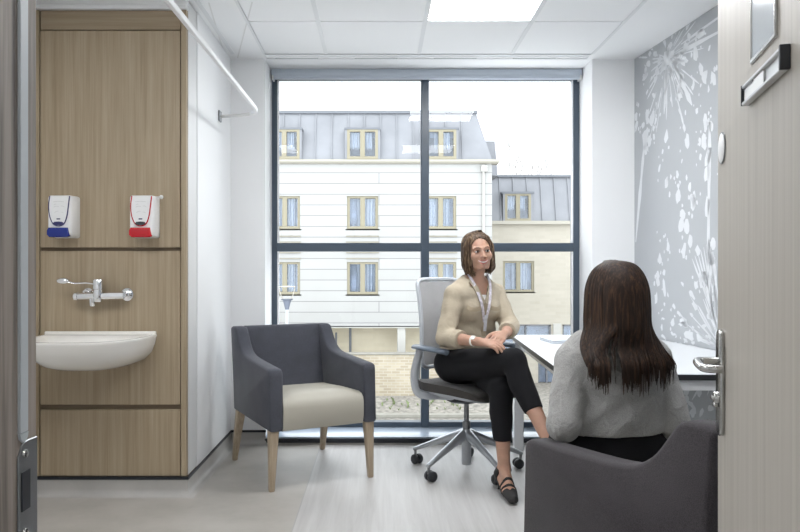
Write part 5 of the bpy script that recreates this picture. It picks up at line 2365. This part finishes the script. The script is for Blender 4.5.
def guideA(i, n, r):
    a = r.uniform(-PI, PI)
    if abs(a) < 0.55:
        a += math.copysign(0.55, a)
    # start at the parting, slightly to one side
    x0, y0 = 0.018 + r.uniform(-0.006, 0.006), r.uniform(-0.05, 0.07)
    out = []
    length = r.uniform(-0.140, -0.108)
    s = math.sin(a)
    c = -math.cos(a)
    for f, zz in ((0.0, 0.130), (0.55, 0.112), (0.92, 0.07), (1.02, 0.01), (1.04, -0.045), (1.02, -0.085), (0.84 + r.uniform(-0.16, 0.10), length)):
        rx, ry = 0.086, 0.100
        fx_ = f
        px_, py_ = s * rx * fx_, 0.022 + c * ry * fx_
        if py_ < -0.055 and zz < 0.085:
            py_ = max(py_, -0.036)
            px_ = math.copysign(max(abs(px_), 0.071 + 0.01 * (0.085 - zz) / 0.2), s)
        if f == 0:
            px_, py_ = x0, y0 * 0.6 + 0.01
        out.append(A.hl(px_ + r.uniform(-0.004, 0.004), py_ + r.uniform(-0.004, 0.004), zz))
    return out


g = strands(A, guideA, 240, 5, 0.0042, 5, None)
o = g.build('hair_locks', M['hairA'], None, smooth=70, fix=False)
o.parent = hairA

# ------------------------------------------------------------------ the person with long dark hair, seen from behind
BY = math.radians(180 - 3)
Bf = Figure({
    'pelvis': (0.735, 2.235, 0.58), 'waist': (0.735, 2.24, 0.72), 'chest': (0.726, 2.235, 0.825),
    'shR': (0.858, 2.235, 0.880), 'shL': (0.606, 2.225, 0.868),
    'neck': (0.722, 2.225, 0.950), 'head': (0.722, 2.205, 1.053),
    'elR': (0.905, 2.20, 0.68), 'wrR': (0.84, 2.40, 0.665),
    'elL': (0.552, 2.150, 0.690), 'wrL': (0.615, 2.365, 0.700),
    'hipR': (0.82, 2.25, 0.555), 'hipL': (0.66, 2.24, 0.555),
    'knR': (0.79, 2.60, 0.53), 'knL': (0.685, 2.60, 0.53),
    'anR': (0.77, 2.54, 0.10), 'anL': (0.67, 2.55, 0.10),
    'heR': (0.77, 2.515, 0.055), 'baR': (0.77, 2.66, 0.035), 'toR': (0.77, 2.73, 0.026),
    'heL': (0.67, 2.525, 0.055), 'baL': (0.665, 2.67, 0.035), 'toL': (0.662, 2.74, 0.026),
}, BY, 0.0, 0.0, math.radians(180 + 8), 0.02, 0.0)
Bf.calf = {'L': V3(0, -1, 0), 'R': V3(0, -1, 0)}
hR = hand_sdf(Bf.J['wrR'], (-0.06, 0.09, -0.02), (0.3, 0.2, 0.9), -1, (0.3, 0.5, 0.35), 0.95)
hL = hand_sdf(Bf.J['wrL'], (0.03, 0.10, -0.02), (-0.2, 0.1, 0.95), 1, (0.3, 0.5, 0.4), 0.95)
skinB = Bf.skin([hR, hL])
pb = thing('person', 'person with long dark brown hair and grey jumper seen from behind in the front armchair', 'person', (0.735, 2.235, 0.48))
lo, hi = Bf.bounds()
bodyB = sdf_object('body', skinB, lo, hi, 0.0055, M['skin'], pb)
add_face(Bf, pb)


def trousersB(p):
    d = ellip(p, Bf.J['pelvis'], (0.178, 0.128, 0.125), Bf.R)
    d = smin(d, ellip(p, Bf.J['waist'] - V3(0, 0, 0.04), (0.140, 0.105, 0.08), Bf.R), 0.04)
    for s in 'RL':
        e = np.maximum(Bf.leg(p, s, 0.009), hem_cut(Bf, s, 0.92)(p))
        d = smin(d, e + wrinkle(p, 0.002, 4), 0.03)
    return d


sdf_object('trousers', trousersB, lo, hi, 0.008, M['trouser'], pb)
for s in 'RL':
    J = Bf.J
    sd = lambda p, s=s: np.maximum(Bf.foot(p, s, 0.006), (p[:, 2] - 0.075))
    pts = np.array([J['an' + s], J['he' + s], J['to' + s]])
    sdf_object('shoe', sd, pts.min(0) - 0.06, pts.max(0) + 0.06, 0.005, M['shoe'], pb)

ends = {}
for s in 'RL':
    el, wr = Bf.J['el' + s], Bf.J['wr' + s]
    d_ = (wr - el) / np.linalg.norm(wr - el)
    ends[s] = (el + (wr - el) * 0.93, d_)


def sweaterB(p):
    d = Bf.torso(p, 0.012)
    d = smin(d, ellip(p, Bf.J['waist'] - V3(0, 0, 0.02), (0.146, 0.120, 0.10), Bf.R), 0.05)
    d = smin(d, Bf.neck(p, 0.012), 0.03)
    q = (p - Bf.J['waist']) @ Bf.R
    fold = 0.0035 * np.sin(62 * q[:, 2] + 5 * np.sin(9 * q[:, 0]) + 14 * q[:, 0]) * np.clip(1.3 - np.abs(q[:, 2] - 0.02) / 0.10, 0, 1)
    d = d + wrinkle(p, 0.0028, 13, (0.7, 0.7, 1.0)) + fold
    d = np.maximum(d, 0.655 + 0.006 * np.sin(9 * p[:, 0]) - p[:, 2])
    for s in 'RL':
        c, dd = ends[s]
        e = Bf.arm(p, s, 0.013, 0.8) + wrinkle(p, 0.0030, 17)
        e = np.maximum(e, (p - c) @ dd)
        d = smin(d, e, 0.010)
    d = np.maximum(d, (p - Bf.J['neck']) @ V3(0, 0.35, 0.94) - 0.018)
    return d


sdf_object('jumper', sweaterB, lo, hi, 0.0050, M['sweater'], pb)


# hair
def hair_baseB(p):
    q = (p - Bf.J['head']) @ Bf.HR / HS
    d = ellip(q, (0, 0.020, 0.037), (0.086, 0.106, 0.089))
    mass = chain(q, [(0, 0.060, 0.03), (-0.008, 0.078, -0.06), (-0.020, 0.088, -0.13), (-0.024, 0.100, -0.180)], [0.060, 0.048, 0.028, 0.010])
    d = smin(d, mass, 0.05)
    for s in (1, -1):
        if s < 0:
            d = smin(d, chain(q, [(s * 0.054, 0.03, 0.02), (s * 0.066, 0.045, -0.07), (s * 0.078, 0.065, -0.14), (s * 0.084, 0.085, -0.18)], [0.042, 0.034, 0.020, 0.008]), 0.03)
        else:
            d = smin(d, chain(q, [(s * 0.054, 0.03, 0.02), (s * 0.066, 0.045, -0.06), (s * 0.090, 0.062, -0.13), (s * 0.094, 0.085, -0.18)], [0.042, 0.034, 0.012, 0.006]), 0.025)
    face = np.maximum(np.maximum(np.abs(q[:, 0]) - 0.060, q[:, 1] + 0.035), q[:, 2] - 0.075)
    d = np.maximum(d, -face)
    d = np.maximum(d, -chain(q, [(0.060, 0.15, -0.075), (0.062, 0.11, -0.12), (0.064, 0.11, -0.26)], [0.006, 0.020, 0.024]))
    ang = np.arctan2(q[:, 0], q[:, 1] + 0.04)
    return (d + 0.0018 * np.sin(ang * 52 + 6 * q[:, 2]) + 0.0012 * np.sin(ang * 97 + 1)) * HS


hairB = sdf_object('hair', hair_baseB, Bf.J['head'] - V3(0.17, 0.20, 0.34), Bf.J['head'] + V3(0.17, 0.20, 0.17), 0.0042, M['hairB'], pb)
GAPS = [(0.052, 0.016), (0.018, 0.008)]     # where the jumper shows between the locks (head-local x on the back, half width)


def guideB(i, n, r):
    """from the parting over the skull, then straight down the back, spreading over the shoulders"""
    a = r.uniform(-1.9, 1.9)            # 0 = straight back
    k = r.uniform(0.86, 1.05)
    s, c = math.sin(a), math.cos(a)
    side = abs(s)
    ln = -0.226 - 0.022 * math.cos(a * 1.3) + 0.016 * math.sin(a * 9.0) + r.uniform(-0.022, 0.05)
    out = [Bf.hl(0.008 + r.uniform(-0.01, 0.01), -0.015 + 0.03 * c + r.uniform(-0.01, 0.01), 0.134 + r.uniform(-0.003, 0.003))]
    xm = s * 0.094
    for f, zz in ((0.45, 0.127), (0.78, 0.100), (0.98, 0.050), (1.03, -0.01), (1.05, -0.07)):
        out.append(Bf.hl(s * 0.092 * f * k, 0.020 + c * 0.112 * f * k, zz))
    xe = s * (r.uniform(0.112, 0.145) if s > 0 else r.uniform(0.095, 0.125))
    near = False
    if c > -0.2 and 0.030 < xe < 0.098 and r.random() < 0.95:
        near = True
        xe = r.uniform(0.012, 0.042) if xe < 0.062 else r.uniform(0.084, 0.112)
    if xe < 0:
        xe *= 1.12
    ye = 0.108 + 0.030 * c + r.uniform(-0.012, 0.012)
    out.append(Bf.hl(xe if near else xm * 0.55 + xe * 0.55, 0.060 * (1 - c) * 0.6 + 0.128 * c + 0.02 * side, -0.135))
    out.append(Bf.hl(xe, ye + 0.010, -0.185))
    out.append(Bf.hl(xe * r.uniform(0.94, 1.03), ye + 0.012, ln))
    return out


g = strands(Bf, guideB, 900, 5, 0.0040, 9, None, 0.12)
o = g.build('hair_locks', M['hairB'], None, smooth=70, fix=False)
o.parent = hairB

# =================================================================== LIGHT AND CAMERA
w = bpy.data.worlds.new('overcast')
SC.world = w
w.use_nodes = True
bg = w.node_tree.nodes['Background']
bg.inputs['Color'].default_value = (0.92, 0.96, 1.0, 1)
bg.inputs['Strength'].default_value = 3.2
facade_fill = bpy.data.lights.new('facade_fill', 'SUN')  # added soft lamp from behind, brightens the facade; the sky is overcast
facade_fill.energy = 0.15
facade_fill.angle = math.radians(40)
facade_fill.color = (1.0, 0.97, 0.92)
so = bpy.data.objects.new('facade_fill', facade_fill)
COL.objects.link(so)
so.rotation_euler = (math.radians(48), 0, math.radians(-18))

cam = bpy.data.cameras.new('camera')
cam.sensor_width = 36.0
cam.lens = 36.0 * FOC / 800.0
cam.shift_x = (400 - VPX) / 800.0
cam.shift_y = (VPY - 266) / 800.0
cam.clip_start = 0.05
cam.clip_end = 300
co = bpy.data.objects.new('camera', cam)
COL.objects.link(co)
co.location = (0, 0, EYE)
co.rotation_euler = (PI / 2, 0, 0)
SC.camera = co

vs = SC.view_settings
vs.view_transform = 'Standard'
vs.look = 'None'
vs.exposure = 0.12
vs.gamma = 1.0
vs.use_curve_mapping = False
SC.cycles.use_denoising = True
SC.cycles.max_bounces = 10
SC.cycles.diffuse_bounces = 6
SC.cycles.transparent_max_bounces = 16
SC.cycles.caustics_reflective = False
SC.cycles.caustics_refractive = False
